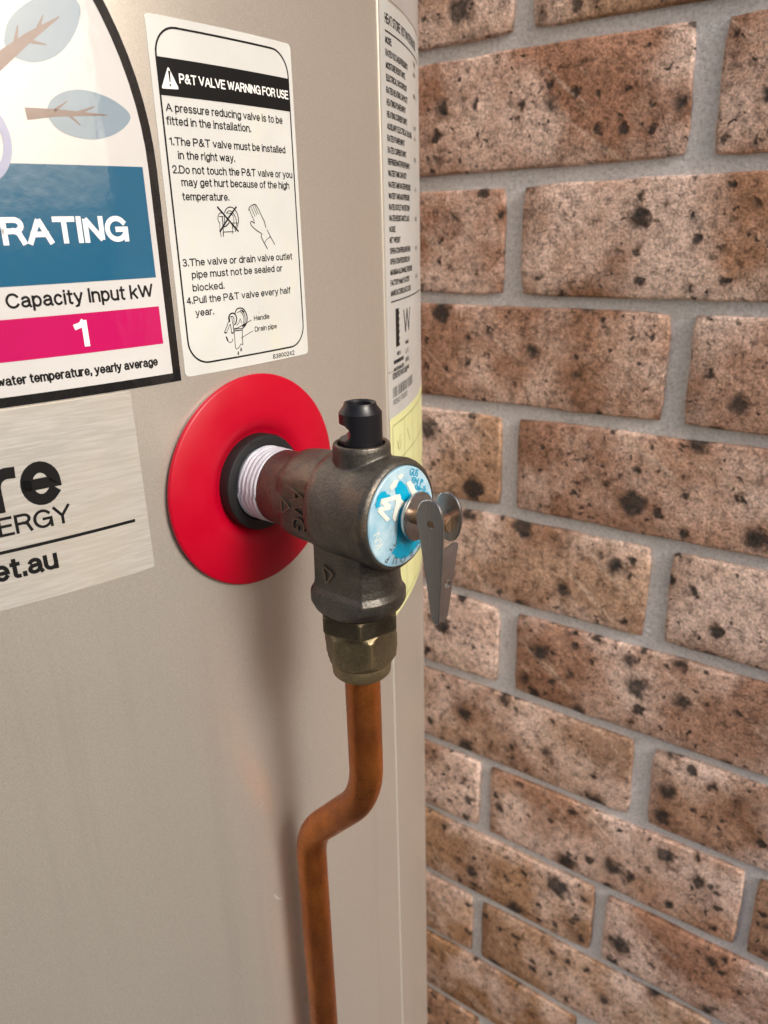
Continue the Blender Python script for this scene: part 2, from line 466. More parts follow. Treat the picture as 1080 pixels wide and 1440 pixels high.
bm = bmesh.new(); lathe(bm, [(Z_HIGH, R + .003), (Z_HIGH + .02, R + .003), (Z_HIGH + .035, R - .006), (Z_HIGH + .05, R - .05), (Z_HIGH + .055, .001)], n=128); recalc(bm)
from_bm('lid', bm, plain('lid_plastic', (.08, .08, .085), .5), heater)
bm = bmesh.new(); lathe(bm, [(0, R - .03), (.01, R - .028), (.045, R - .028)], n=96); recalc(bm)
from_bm('base', bm, plain('base_plastic', (.05, .05, .05), .6), heater)
def bend(bm, off, step=.0025):
    """cut a flat (arc, 0, height) mesh into narrow strips and wrap it round the jacket"""
    xs = [v.co.x for v in bm.verts]
    lo, hi = min(xs), max(xs)
    k = math.floor(lo / step) + 1
    while k * step < hi:
        bmesh.ops.bisect_plane(bm, geom=bm.verts[:] + bm.edges[:] + bm.faces[:], plane_co=(k * step, 0, 0), plane_no=(1, 0, 0), dist=1e-7)
        k += 1
    for v in bm.verts:
        th = v.co.x / R; r = R + off + v.co.y
        v.co = (r * math.cos(th), r * math.sin(th), v.co.z)
    bmesh.ops.recalc_face_normals(bm, faces=bm.faces)
    for f in bm.faces:
        c = f.calc_center_median()
        if f.normal.x * c.x + f.normal.y * c.y < 0: f.normal_flip()
def poly(bm, pts):
    vs = [bm.verts.new((a, 0, z)) for a, z in pts]
    f = bm.faces.new(vs); return f
def rounded(a0, a1, z0, z1, r, n=8):
    out = []
    for cx, cz, s in ((a1 - r, z1 - r, 0), (a0 + r, z1 - r, 1), (a0 + r, z0 + r, 2), (a1 - r, z0 + r, 3)):
        for i in range(n + 1):
            t = (s + i / n) * math.pi / 2
            out.append((cx + r * math.cos(t), cz + r * math.sin(t)))
    return out
def frame(bm, outer, inner):
    A = [bm.verts.new((a, 0, z)) for a, z in outer]; B = [bm.verts.new((a, 0, z)) for a, z in inner]
    n = len(A)
    for i in range(n):
        j = (i + 1) % n; bm.faces.new((A[i], A[j], B[j], B[i]))
def stroke(bm, pts, w, y=0.0):
    n = len(pts); L = []; Rr = []
    for i, (a, z) in enumerate(pts):
        p, q = pts[max(i - 1, 0)], pts[min(i + 1, n - 1)]
        dx, dz = q[0] - p[0], q[1] - p[1]; d = math.hypot(dx, dz) or 1e-9
        nx_, nz_ = -dz / d * w / 2, dx / d * w / 2
        L.append(bm.verts.new((a + nx_, y, z + nz_))); Rr.append(bm.verts.new((a - nx_, y, z - nz_)))
    for i in range(n - 1):
        bm.faces.new((L[i], L[i + 1], Rr[i + 1], Rr[i]))
def smooth_line(pts, sub=6):
    out = []
    for i in range(len(pts) - 1):
        p0, p1, p2, p3 = pts[max(i - 1, 0)], pts[i], pts[i + 1], pts[min(i + 2, len(pts) - 1)]
        for k in range(sub):
            t = k / sub
            out.append(tuple(.5 * (2 * b + (c - a) * t + (2 * a - 5 * b + 4 * c - d) * t * t + (3 * b - a - 3 * c + d) * t ** 3)
                             for a, b, c, d in zip(p0, p1, p2, p3)))
    return out + [pts[-1]]
_tcache = {}
def text_geo(s, bold=0.0, res=3):
    key = (s, bold)
    if key in _tcache: return _tcache[key]
    cu = bpy.data.curves.new('t', 'FONT'); cu.body = s; cu.offset = bold; cu.resolution_u = res
    ob = bpy.data.objects.new('t', cu); col.objects.link(ob)
    dg = bpy.context.evaluated_depsgraph_get(); dg.update()
    me = bpy.data.meshes.new_from_object(ob.evaluated_get(dg))
    vs = [(v.co.x, v.co.y) for v in me.vertices]; fs = [tuple(p.vertices) for p in me.polygons]
    bpy.data.objects.remove(ob); bpy.data.curves.remove(cu); bpy.data.meshes.remove(me)
    x0 = min(v[0] for v in vs); x1 = max(v[0] for v in vs)
    _tcache[key] = (vs, fs, x0, x1); return _tcache[key]
CAP_H = max(v[1] for v in text_geo('H')[0])
# a plain grotesque drawn as strokes: cap height 1, x-height .73
def A_(cx, cy, rx, ry, a0, a1, n=9):
    return [(cx + rx * math.cos(math.radians(a0 + (a1 - a0) * i / n)), cy + ry * math.sin(math.radians(a0 + (a1 - a0) * i / n))) for i in range(n + 1)]
X_ = .73
_bowl = lambda cx, w=.28: A_(cx, X_ / 2, w, X_ / 2, 0, 360, 20)
GLYPH = {
 'A': (.86, [[(0, 0), (.43, 1), (.86, 0)], [(.15, .33), (.71, .33)]]),
 'B': (.72, [[(.42, .53), (0, .53), (0, 1), (.42, 1)] + A_(.42, .765, .24, .235, 90, -90), [(0, .53), (0, 0), (.44, 0)] + A_(.44, .265, .28, .265, -90, 90)]),
 'C': (.84, [A_(.44, .5, .44, .5, 38, 322, 22)]),
 'D': (.78, [[(0, 0), (0, 1), (.34, 1)] + A_(.34, .5, .44, .5, 90, -90, 16) + [(0, 0)]]),
 'E': (.64, [[(.64, 0), (0, 0), (0, 1), (.62, 1)], [(0, .53), (.56, .53)]]),
 'F': (.6, [[(0, 0), (0, 1), (.6, 1)], [(0, .5), (.52, .5)]]),
 'G': (.88, [A_(.45, .5, .45, .5, 40, 350, 24) + [(.89, .48), (.5, .48)], [(.89, .48), (.89, 0)]]),
 'H': (.72, [[(0, 0), (0, 1)], [(.72, 0), (.72, 1)], [(0, .53), (.72, .53)]]),
 'I': (.02, [[(.01, 0), (.01, 1)]]),
 'J': (.5, [[(.5, 1), (.5, .25)] + A_(.25, .25, .25, .25, 0, -180)]),
 'K': (.74, [[(0, 0), (0, 1)], [(.72, 1), (0, .36)], [(.27, .6), (.74, 0)]]),
 'L': (.56, [[(0, 1), (0, 0), (.56, 0)]]),
 'M': (.86, [[(0, 0), (0, 1), (.43, .05), (.86, 1), (.86, 0)]]),
 'N': (.72, [[(0, 0), (0, 1), (.72, 0), (.72, 1)]]),
 'O': (.92, [A_(.46, .5, .46, .5, 0, 360, 28)]),
 'P': (.7, [[(0, 0), (0, 1), (.42, 1)] + A_(.42, .73, .28, .27, 90, -90) + [(0, .46)]]),
 'Q': (.92, [A_(.46, .5, .46, .5, 0, 360, 28), [(.55, .25), (.9, -.06)]]),
 'R': (.74, [[(0, 0), (0, 1), (.44, 1)] + A_(.44, .75, .27, .25, 90, -90) + [(0, .5)], [(.4, .5), (.58, .42), (.66, .2), (.74, 0)]]),
 'S': (.7, [A_(.35, .755, .31, .245, 30, 250, 12) + A_(.35, .26, .35, .26, 75, -155, 14)]),
 'T': (.76, [[(0, 1), (.76, 1)], [(.38, 1), (.38, 0)]]),
 'U': (.72, [[(0, 1), (0, .36)] + A_(.36, .36, .36, .36, 180, 360, 14) + [(.72, 1)]]),
 'V': (.82, [[(0, 1), (.41, 0), (.82, 1)]]),
 'W': (1.2, [[(0, 1), (.3, 0), (.6, .96), (.9, 0), (1.2, 1)]]),
 'X': (.8, [[(0, 0), (.8, 1)], [(.8, 0), (0, 1)]]),
 'Y': (.8, [[(0, 1), (.4, .45), (.8, 1)], [(.4, .45), (.4, 0)]]),
 'Z': (.74, [[(0, 1), (.72, 1), (0, 0), (.74, 0)]]),
 'a': (.58, [A_(.28, .5, .25, .23, 150, 0, 9) + [(.53, .14), (.6, 0)], [(.53, .43), (.3, .4)] + A_(.24, .205, .24, .19, 90, 300, 12) + [(.46, .1), (.53, .25)]]),
 'b': (.56, [[(0, 0), (0, 1)], _bowl(.28)]), 'd': (.56, [[(.56, 0), (.56, 1)], _bowl(.28)]),
 'c': (.52, [A_(.28, X_ / 2, .28, X_ / 2, 42, 318, 18)]),
 'e': (.56, [[(.02, .36), (.56, .36)] + A_(.28, X_ / 2, .28, X_ / 2, 5, 318, 20)]),
 'f': (.32, [[(.13, 0), (.13, .84)] + A_(.29, .84, .16, .16, 180, 80, 6), [(0, X_), (.32, X_)]]),
 'g': (.56, [_bowl(.28), [(.56, X_), (.56, -.04)] + A_(.28, -.04, .28, .23, 0, -160, 10)]),
 'h': (.54, [[(0, 0), (0, 1)], [(0, .46)] + A_(.27, .46, .27, .27, 180, 0, 10) + [(.54, 0)]]),
 'i': (.02, [[(.01, 0), (.01, X_)], [(.01, .975), (.01, 1.0)]]),
 'k': (.52, [[(0, 0), (0, 1)], [(.5, X_), (0, .27)], [(.2, .45), (.53, 0)]]),
 'l': (.02, [[(.01, 0), (.01, 1)]]),
 'm': (.92, [[(0, 0), (0, X_)], [(0, .48)] + A_(.23, .48, .23, .25, 180, 0, 10) + [(.46, 0)], [(.46, .48)] + A_(.69, .48, .23, .25, 180, 0, 10) + [(.92, 0)]]),
 'n': (.54, [[(0, 0), (0, X_)], [(0, .46)] + A_(.27, .46, .27, .27, 180, 0, 10) + [(.54, 0)]]),
 'o': (.58, [_bowl(.29, .29)]),
 'p': (.56, [[(0, -.28), (0, X_)], _bowl(.28)]), 'q': (.56, [[(.56, -.28), (.56, X_)], _bowl(.28)]),
 'r': (.32, [[(0, 0), (0, X_)], [(0, .42)] + A_(.27, .42, .27, .3, 180, 80, 7)]),
 's': (.5, [A_(.25, .545, .22, .185, 28, 255, 11) + A_(.25, .185, .25, .185, 78, -155, 12)]),
 't': (.3, [[(.12, .95), (.12, .14)] + A_(.26, .14, .14, .14, 180, 280, 5), [(0, X_), (.3, X_)]]),
 'u': (.54, [[(0, X_), (0, .27)] + A_(.27, .27, .27, .27, 180, 360, 10), [(.54, X_), (.54, 0)]]),
 'v': (.56, [[(0, X_), (.28, 0), (.56, X_)]]),
 'w': (.84, [[(0, X_), (.21, 0), (.42, .7), (.63, 0), (.84, X_)]]),
 'y': (.56, [[(0, X_), (.29, 0)], [(.56, X_), (.29, 0), (.2, -.22), (.04, -.27)]]),
 'x': (.54, [[(0, 0), (.54, X_)], [(.54, 0), (0, X_)]]), 'z': (.5, [[(0, X_), (.49, X_), (0, 0), (.5, 0)]]),
 '0': (.58, [A_(.29, .5, .29, .5, 0, 360, 24)]), '1': (.3, [[(0, .76), (.16, .82), (.26, 1), (.26, 0)]]),
 '2': (.58, [A_(.29, .7, .28, .3, 170, -40, 12) + [(0, 0), (.58, 0)]]), '3': (.56, [A_(.27, .755, .25, .245, 150, -90, 12) + A_(.27, .26, .28, .26, 90, -150, 12)]),
 '4': (.6, [[(.45, 0), (.45, 1), (0, .26), (.6, .26)]]), '5': (.56, [[(.52, 1), (.1, 1), (.04, .5)] + A_(.27, .32, .28, .32, 120, -150, 14)]),
 '7': (.56, [[(0, 1), (.56, 1), (.2, 0)]]), '8': (.56, [A_(.28, .755, .24, .245, -90, 270, 18), A_(.28, .26, .28, .26, 90, 450, 18)]),
 '6': (.56, [A_(.28, .32, .28, .32, 0, 360, 18), [(.0, .32), (.06, .72)] + A_(.3, .72, .24, .28, 180, 40, 8)]), '9': (.56, [A_(.28, .68, .28, .32, 0, 360, 18), [(.56, .68), (.5, .28)] + A_(.26, .28, .24, .28, 0, -140, 8)]),
 '.': (.04, [[(.02, 0), (.02, .1)]]), ',': (.04, [[(.03, .1), (.0, -.14)]]), ':': (.04, [[(.02, 0), (.02, .1)], [(.02, .6), (.02, .7)]]),
 '/': (.34, [[(0, 0), (.34, 1)]]), '-': (.34, [[(0, .37), (.34, .37)]]),
 '&': (.82, [[(.8, 0), (.22, .7)] + A_(.37, .84, .17, .16, 200, -60, 10) + [(.2, .5)] + A_(.28, .26, .28, .26, 130, 300, 10) + [(.58, .2), (.72, .48)]]),
}
def put_text(bm, s, a0, a1, z, cap, wt=.13, y=0.0):
    track = .15 + wt * .65
    pen = 0.0; items = []
    for ch in s:
        if ch == ' ': pen += .36; continue
        w, st_ = GLYPH[ch]; items.append((pen, st_)); pen += w + track
    full = pen - track
    k = ((a1 - a0) - wt * cap) / full
    v = cap * (1 - wt); n_ = 0
    for p, st_ in items:
        for pl in st_:
            pts = [(a0 + wt * cap / 2 + (p + q[0]) * k, z + wt * cap / 2 + q[1] * v) for q in pl]
            # square the free ends
            if math.hypot(pts[0][0] - pts[-1][0], pts[0][1] - pts[-1][1]) > 1e-9:
                for i0, i1 in ((0, 1), (-1, -2)):
                    dx, dz = pts[i0][0] - pts[i1][0], pts[i0][1] - pts[i1][1]; d = math.hypot(dx, dz) or 1
                    pts[i0] = (pts[i0][0] + dx / d * wt * cap * .48, pts[i0][1] + dz / d * wt * cap * .48)
            pen_line(bm, pts, wt * cap, y + (n_ % 4) * 4e-6); n_ += 1
def pen_line(bm, pts, w, y):
    """stroke with mitred joins, split where the line turns back sharply"""
    run = [pts[0]]; runs = []
    for i in range(1, len(pts)):
        if math.hypot(pts[i][0] - run[-1][0], pts[i][1] - run[-1][1]) < w * .04: continue
        if len(run) >= 2:
            u = (run[-1][0] - run[-2][0], run[-1][1] - run[-2][1]); t = (pts[i][0] - run[-1][0], pts[i][1] - run[-1][1])
            c = (u[0] * t[0] + u[1] * t[1]) / (math.hypot(*u) * math.hypot(*t))
            if c < -.25: runs.append(run); run = [run[-1]]
        run.append(pts[i])
    runs.append(run)
    for q, r in enumerate(runs):
        if len(r) < 2: continue
        closed = len(runs) == 1 and math.hypot(r[0][0] - r[-1][0], r[0][1] - r[-1][1]) < w * .05
        L, Q = [], []
        n = len(r)
        for i in range(n):
            if closed and i in (0, n - 1): p0, p1, p2 = r[-2], r[0], r[1]
            else: p0, p1, p2 = r[max(i - 1, 0)], r[i], r[min(i + 1, n - 1)]
            d0 = Vector((p1[0] - p0[0], p1[1] - p0[1])); d1 = Vector((p2[0] - p1[0], p2[1] - p1[1]))
            if d0.length < 1e-12: d0 = d1
            if d1.length < 1e-12: d1 = d0
            d0.normalize(); d1.normalize(); m = (d0 + d1)
            m = m.normalized() if m.length > 1e-6 else d0
            k = min(1.7, 1 / max(.3, m.dot(d0))); nx_, nz_ = -m.y * w / 2 * k, m.x * w / 2 * k
            L.append(bm.verts.new((p1[0] + nx_, y + q * 2e-6, p1[1] + nz_))); Q.append(bm.verts.new((p1[0] - nx_, y + q * 2e-6, p1[1] - nz_)))
        for i in range(n - 1): bm.faces.new((L[i], L[i + 1], Q[i + 1], Q[i]))
def put_text_px(bm, s, p0, p1, cap_mm, wt=.13):
    A, B = az(*p0), az(*p1)
    put_text(bm, s, A[0], B[0], (A[1] + B[1]) / 2, cap_mm / 1000 * K, wt)
OFF = .00022                                      # sticker thickness; print layers sit above it
def sheet(name, outline, m, parent, off=OFF):
    bm = bmesh.new(); poly(bm, outline); bend(bm, off)
    # give the sheet its thickness down to the jacket
    ed = [e for e in bm.edges if e.is_boundary]
    r = bmesh.ops.extrude_edge_only(bm, edges=ed)
    for v in [x for x in r['geom'] if isinstance(x, bmesh.types.BMVert)]:
        d = math.hypot(v.co.x, v.co.y); s = (R - .0003) / d; v.co.x *= s; v.co.y *= s
    recalc(bm)
    return from_bm(name, bm, m, parent, True, 30)
def printed(name, bm, m, parent, layer=1):
    bend(bm, OFF + .00006 * layer); return from_bm(name, bm, m, parent, True, 0)
PX4 = lambda x, y: (190 + x / 4.154, 10 + y / 4.154)
PX5 = lambda x, y: (190 + x / 4.154, 270 + y / 4.154)

# seam of the jacket: a thin bright folded edge
a_s = [az(*p) for p in ((528.8, 10), (539, 292), (544.5, 500), (551, 933), (557, 1111), (561, 1258), (567, 1435))]
A_SEAM = sum(p[0] for p in a_s) / len(a_s)
bm = bmesh.new()
ring = [(A_SEAM + .0006 * math.cos(t), .0009 * math.sin(t)) for t in [math.pi * i / 6 for i in range(7)]]
rows = []
for z in (Z_LOW + .002, Z_HIGH - .001):
    rr = []
    for a, y in ring:
        th = a / R; r = R - .0004 + y; rr.append((r * math.cos(th), r * math.sin(th), z))
    rows.append(rr)
ringloft(bm, rows); recalc(bm)
from_bm('seam_fold', bm, plain('bright_seam', (.66, .62, .55), .3, .5), heater)
# the lapped sheet on the wall side stands half a millimetre proud
bm = bmesh.new()
a1 = A_SEAM + .0006; a2 = A_SEAM + .30
poly(bm, [(a1, Z_LOW + .004), (a2, Z_LOW + .004), (a2, Z_HIGH - .002), (a1, Z_HIGH - .002)]); bend(bm, .00012, .01)
from_bm('lapped_sheet', bm, M_PAINT, heater, True, 0)

# scratches in the jacket's paint
M_SCR = plain('bare_scratch', (.72, .69, .64), .4, .5)
for pts, w in (([(361, 1139), (366, 1134), (370, 1130)], .0005), ([(385, 1258), (392, 1264), (397, 1262)], .0006), ([(174, 1302), (180, 1297)], .0003), ([(491, 1224), (495, 1221)], .0005), ([(536, 1166), (538, 1169)], .0005)):
    bm = bmesh.new(); q = [az(*p) for p in pts]; stroke(bm, smooth_line(q, 4) if len(q) > 2 else q, w); bend(bm, .00004, .002); from_bm('scratch', bm, M_SCR, heater, True, 0)

# --- warning sticker
A = [az(203, 18), az(408, 62), az(432, 496), az(260, 532)]
wa0, wa1 = (A[0][0] + A[3][0]) / 2, (A[1][0] + A[2][0]) / 2
wz1, wz0 = (A[0][1] + A[1][1]) / 2, (A[2][1] + A[3][1]) / 2
st = sheet('warning_sticker', rounded(wa0, wa1, wz0, wz1, .0015), M_WHITE, heater)
st['label'] = 'white warning sticker with black heading band and numbered lines'
l0, l1 = az(*PX4(140, 512))[0], az(*PX4(905, 600))[0]
zt = az(*PX4(500, 170))[1]; zb = az(*PX5(600, 968))[1]
bm = bmesh.new()
frame(bm, rounded(l0, l1, zb, zt, .0075, 10), rounded(l0 + .00055, l1 - .00055, zb + .00055, zt - .00055, .00695, 10))
printed('border_line', bm, I_BLACK, st)
bm = bmesh.new(); z1 = az(*PX4(112, 285))[1]; z0 = az(*PX4(140, 512))[1]
poly(bm, [(l0 + .0001, z0), (l1 - .0001, z0), (l1 - .0001, z1), (l0 + .0001, z1)]); printed('heading_band', bm, I_BLACK, st, 2)
bm = bmesh.new()
put_text_px(bm, 'P&T VALVE WARNING FOR USE', PX4(255, 447), PX4(890, 540), 2.35, .17)
tri = [az(*PX4(*p)) for p in ((152, 474), (250, 480), (188, 350))]
cx = sum(p[0] for p in tri) / 3; cz = sum(p[1] for p in tri) / 3
tp = []
for a, z in tri:
    for k in (-1, 0, 1):
        d = math.atan2(z - cz, a - cx) + k * .9
        tp.append((a + (cx - a) * .12 + .0003 * math.cos(d), z + (cz - z) * .12 + .0003 * math.sin(d)))
poly(bm, tp); printed('heading_lettering', bm, I_WHITE, st, 3)
bm = bmesh.new()
ex = az(*PX4(193, 372)); ey = az(*PX4(199, 438)); ed_ = az(*PX4(201, 457))
w = .00028
poly(bm, [(ex[0] - w * 1.3, ex[1]), (ey[0] - w * .6, ey[1]), (ey[0] + w * .6, ey[1]), (ex[0] + w * 1.3, ex[1])])
poly(bm, [(ed_[0] + .0003 * math.cos(i * math.pi / 5), ed_[1] + .0003 * math.sin(i * math.pi / 5)) for i in range(10)])
printed('exclamation_mark', bm, I_BLACK, st, 4)
bm = bmesh.new()
for s, p, q, h in (('A pressure reducing valve is to be', PX4(178, 612), PX4(858, 682), 2.1),
                   ('fitted in the installation.', PX4(182, 690), PX4(675, 730), 2.1),
                   ('1.The P&T valve must be installed', PX4(200, 812), PX4(875, 852), 2.1),
                   ('in the right way.', PX4(250, 890), PX4(582, 905), 2.1),
                   ('2.Do not touch the P&T valve or you', PX4(217, 975), PX4(915, 998), 2.1),
                   ('may get hurt because of the high', PX4(270, 1050), PX4(898, 1060), 2.1),
                   ('temperature.', PX5(275, 50), PX5(548, 52), 2.1),
                   ('3.The valve or drain valve outlet', PX5(277, 440), PX5(915, 392), 2.1),
                   ('pipe must not be sealed or', PX5(330, 508), PX5(858, 462), 2.1),
                   ('blocked.', PX5(335, 580), PX5(520, 568), 2.1),
                   ('4.Pull the P&T valve every half', PX5(300, 660), PX5(905, 590), 2.1),
                   ('year.', PX5(352, 725), PX5(460, 718), 2.1),
                   ('Handle', PX5(692, 752), PX5(782, 740), 1.55),
                   ('Drain pipe', PX5(697, 815), PX5(825, 797), 1.55),
                   ('83800242', PX5(803, 975), PX5(928, 950), 1.5)):
    put_text_px(bm, s, p, q, h, .155)
printed('lettering', bm, I_BLACK, st)
# the two drawings and the hand
Q1 = lambda x, y: az(290 + x / 9.82, 280 + y / 9.82)
Q2 = lambda x, y: az(300 + x / 10.8, 425 + y / 10.8)
def lines(bm, Q, items):
    for k, (w, pts) in enumerate(items):
        pts = [Q(*p) for p in pts]
        stroke(bm, smooth_line(pts, 4) if len(pts) > 2 else pts, w / 1000, (k % 7) * 2e-6)
bm = bmesh.new()
lines(bm, Q1, [(.28, [(580, 160), (585, 120), (610, 95), (640, 78), (670, 75), (690, 95), (720, 150), (760, 240), (795, 310), (815, 395)]),
               (.22, [(585, 130), (610, 200), (645, 280), (660, 335)]), (.28, [(660, 335), (620, 310), (603, 330), (625, 375), (680, 425), (740, 465), (760, 485), (752, 515), (775, 570), (840, 687)]),
               (.2, [(612, 110), (640, 180), (668, 240)]), (.2, [(638, 95), (665, 160), (692, 222)]), (.2, [(662, 85), (690, 150), (715, 210)]),
               (.25, [(832, 425), (880, 520), (940, 630)]), (.2, [(800, 600), (830, 555), (880, 520)])])
printed('hand_drawing', bm, I_BLACK, st)
bm = bmesh.new()
lines(bm, Q1, [(.55, [(145, 105), (290, 275), (440, 450)]), (.55, [(410, 105), (290, 275), (180, 455)]),
               (.25, [(180, 330), (155, 290), (160, 220), (195, 190), (230, 200), (245, 260), (240, 330)]),
               (.22, [(180, 330), (185, 440), (200, 520)]), (.3, [(215, 245), (225, 380), (230, 520)]), (.2, [(165, 240), (230, 240)]),
               (.3, [(245, 190), (270, 135), (320, 110), (375, 130), (420, 200), (438, 290), (425, 370), (390, 450)]),
               (.25, [(275, 190), (310, 160), (360, 190), (400, 260), (410, 350), (385, 420)]), (.2, [(330, 190), (365, 240), (375, 330), (360, 400)]),
               (.25, [(230, 455), (300, 452), (370, 450)]), (.2, [(345, 330), (430, 330)]), (.2, [(350, 330), (360, 480)]), (.4, [(235, 385), (270, 370), (310, 325)]),
               (.2, [(270, 195), (320, 195), (345, 225)])])
printed('crossed_valve_drawing', bm, I_BLACK, st)
bm = bmesh.new()
lines(bm, Q2, [(.45, [(240, 300), (225, 240), (245, 185), (285, 165), (325, 185), (345, 240), (340, 300), (310, 345)]),
               (.25, [(245, 300), (240, 240), (265, 215), (300, 230), (305, 310)]), (.25, [(225, 290), (195, 370), (160, 460)]), (.45, [(158, 460), (192, 465)]), (.2, [(192, 465), (245, 330)]),
               (.25, [(250, 330), (262, 400), (272, 468)]), (.4, [(265, 468), (300, 465)]), (.3, [(285, 300), (298, 380), (305, 465)]), (.2, [(270, 220), (285, 300)]),
               (.4, [(320, 170), (345, 110), (395, 88), (450, 105), (490, 170), (505, 240), (490, 330), (440, 395)]),
               (.22, [(350, 165), (395, 140), (440, 190), (455, 260), (440, 350)]), (.22, [(395, 115), (440, 150), (470, 210), (475, 290), (455, 350)]),
               (.5, [(420, 120), (460, 150)]), (.5, [(430, 365), (480, 335)]), (.25, [(300, 405), (370, 385), (430, 350), (500, 310), (570, 270)]),
               (.22, [(345, 350), (380, 310), (400, 250), (420, 320)]), (.25, [(305, 410), (370, 402), (435, 395)]), (.35, [(305, 435), (370, 428), (430, 420)]),
               (.22, [(308, 440), (318, 560), (328, 680), (355, 708), (385, 680), (410, 635), (440, 645)]), (.22, [(432, 395), (432, 520), (442, 640)]),
               (.2, [(415, 545), (500, 490), (595, 432)]), (.22, [(185, 515), (215, 590), (250, 612), (280, 590), (288, 550)]), (.5, [(190, 525), (215, 590)]),
               (.25, [(370, 745), (365, 785), (380, 790), (372, 745)]), (.25, [(412, 690), (405, 735), (425, 730), (412, 690)])])
printed('valve_drawing', bm, I_BLACK, st)

# --- energy rating label (arched)
out_px = [(235, 360), (228, 290), (220, 225), (214, 162), (202, 120), (185, 75), (160, 32), (132, 0)]
oa = [az(*p) for p in out_px]
e_a1 = az(255, 535)[0]; e_z0 = (az(0, 574)[1] + az(255, 536)[1]) / 2
e_w = .175; e_a0 = e_a1 - e_w; ec = (e_a0 + e_a1) / 2
spring = az(222, 240)[1]
def arch(inset):
    a0, a1, z0 = e_a0 + inset, e_a1 - inset, e_z0 + inset
    r = (a1 - a0) / 2; rz = r * ASPECT
    pts = [(a0, z0), (a1, z0)]
    for i in range(49):
        t = math.pi * i / 48
        pts.append((ec + r * math.cos(t), spring + rz * math.sin(t)))
    return pts
# height of the arch from the traced edge
best = None
for asp in [x / 50 for x in range(20, 90)]:
    er = 0
    for a, z in oa[3:]:
        c = (a - ec) / (e_w / 2); c = max(-1, min(1, c))
        er += (spring + e_w / 2 * asp * math.sqrt(max(0, 1 - c * c)) - z) ** 2
    if best is None or er < best[0]: best = (er, asp)
ASPECT = best[1]
en = sheet('energy_rating_label', arch(0), M_GLOSS, heater)
en['label'] = 'glossy arched energy rating label with black border and blue and pink bands'
bm = bmesh.new(); frame(bm, arch(.0001), arch(az(255, 535)[0] - az(242, 521)[0])); printed('border', bm, I_GBLACK, en)
zb1 = az(201, 235)[1]; zb0 = az(217.5, 390)[1]; ab1 = (az(201, 235)[0] + az(217.5, 390)[0]) / 2
bm = bmesh.new(); poly(bm, [(e_a0 + .012, zb0), (ab1, zb0), (ab1, zb1), (e_a0 + .012, zb1)]); printed('blue_band', bm, I_GBLUE, en)
zp1 = az(223, 430.5)[1]; zp0 = az(228.7, 483)[1]; ap1 = (az(223, 430.5)[0] + az(228.7, 483)[0]) / 2
bm = bmesh.new(); poly(bm, [(e_a0 + .012, zp0), (ap1, zp0), (ap1, zp1), (e_a0 + .012, zp1)]); printed('pink_band', bm, I_GPINK, en)
bm = bmesh.new(); put_text_px(bm, 'RATING', (5, 346), (181, 339), 6.4, .2)
put_text_px(bm, '1', (108, 489), (128, 486), 7.5, .19); printed('white_lettering', bm, I_GWHITE, en, 2)
bm = bmesh.new(); put_text_px(bm, 'Capacity Input kW', (9.4, 435), (215.6, 418), 3.7, .16)
put_text_px(bm, 'water temperature, yearly average', (-4, 544), (222, 514.5), 2.5, .19); printed('black_lettering', bm, I_GBLACK, en)
E1 = lambda x, y: az(x / 4, y / 4)
bm = bmesh.new()
poly(bm, smooth_line([E1(*p) for p in ((20, 230), (45, 120), (130, 30), (250, -30), (370, -35), (440, 20), (445, 110), (400, 220), (320, 310), (210, 350), (110, 335), (45, 290), (20, 230))], 5)[:-1])
poly(bm, smooth_line([E1(*p) for p in ((258, 640), (280, 570), (350, 520), (450, 505), (560, 530), (660, 580), (730, 650), (700, 715), (620, 765), (520, 785), (400, 765), (310, 715), (258, 640))], 5)[:-1])
printed('tree_crown_print', bm, I_GGREY, en)
bm = bmesh.new()
def taper(bm, Q, p, q, w0, w1):
    a, b = Q(*p), Q(*q); dx, dz = b[0] - a[0], b[1] - a[1]; d = math.hypot(dx, dz); nx_, nz_ = -dz / d / 2000, dx / d / 2000
    poly(bm, [(a[0] + nx_ * w0, a[1] + nz_ * w0), (b[0] + nx_ * w1, b[1] + nz_ * w1), (b[0] - nx_ * w1, b[1] - nz_ * w1), (a[0] - nx_ * w0, a[1] - nz_ * w0)])
taper(bm, E1, (-60, 385), (160, 210), 3.6, 2.0); taper(bm, E1, (160, 210), (330, 95), 2.0, .3)
taper(bm, E1, (80, 270), (98, 145), 1.3, .3); taper(bm, E1, (205, 180), (240, 85), 1.2, .2); taper(bm, E1, (165, 232), (260, 252), 1.0, .2)
taper(bm, E1, (145, 640), (300, 635), 2.8, 1.8); taper(bm, E1, (300, 635), (600, 648), 1.8, .2)
taper(bm, E1, (300, 625), (375, 570), .8, .2); taper(bm, E1, (390, 650), (450, 705), .8, .2); taper(bm, E1, (440, 635), (530, 600), .9, .2)
printed('branch_print', bm, I_GBROWN, en, 2)
bm = bmesh.new()
cpt = az(-40, 196); rr0 = az(15, 196)[0] - cpt[0]; rr1 = az(3, 196)[0] - cpt[0]
frame(bm, [(cpt[0] + rr0 * math.cos(t), cpt[1] + rr0 * 1.15 * math.sin(t)) for t in [i * math.pi / 24 for i in range(48)]],
      [(cpt[0] + rr1 * math.cos(t), cpt[1] + rr1 * 1.15 * math.sin(t)) for t in [i * math.pi / 24 for i in range(48)]])
printed('ring_print', bm, I_LILAC, en, 3)

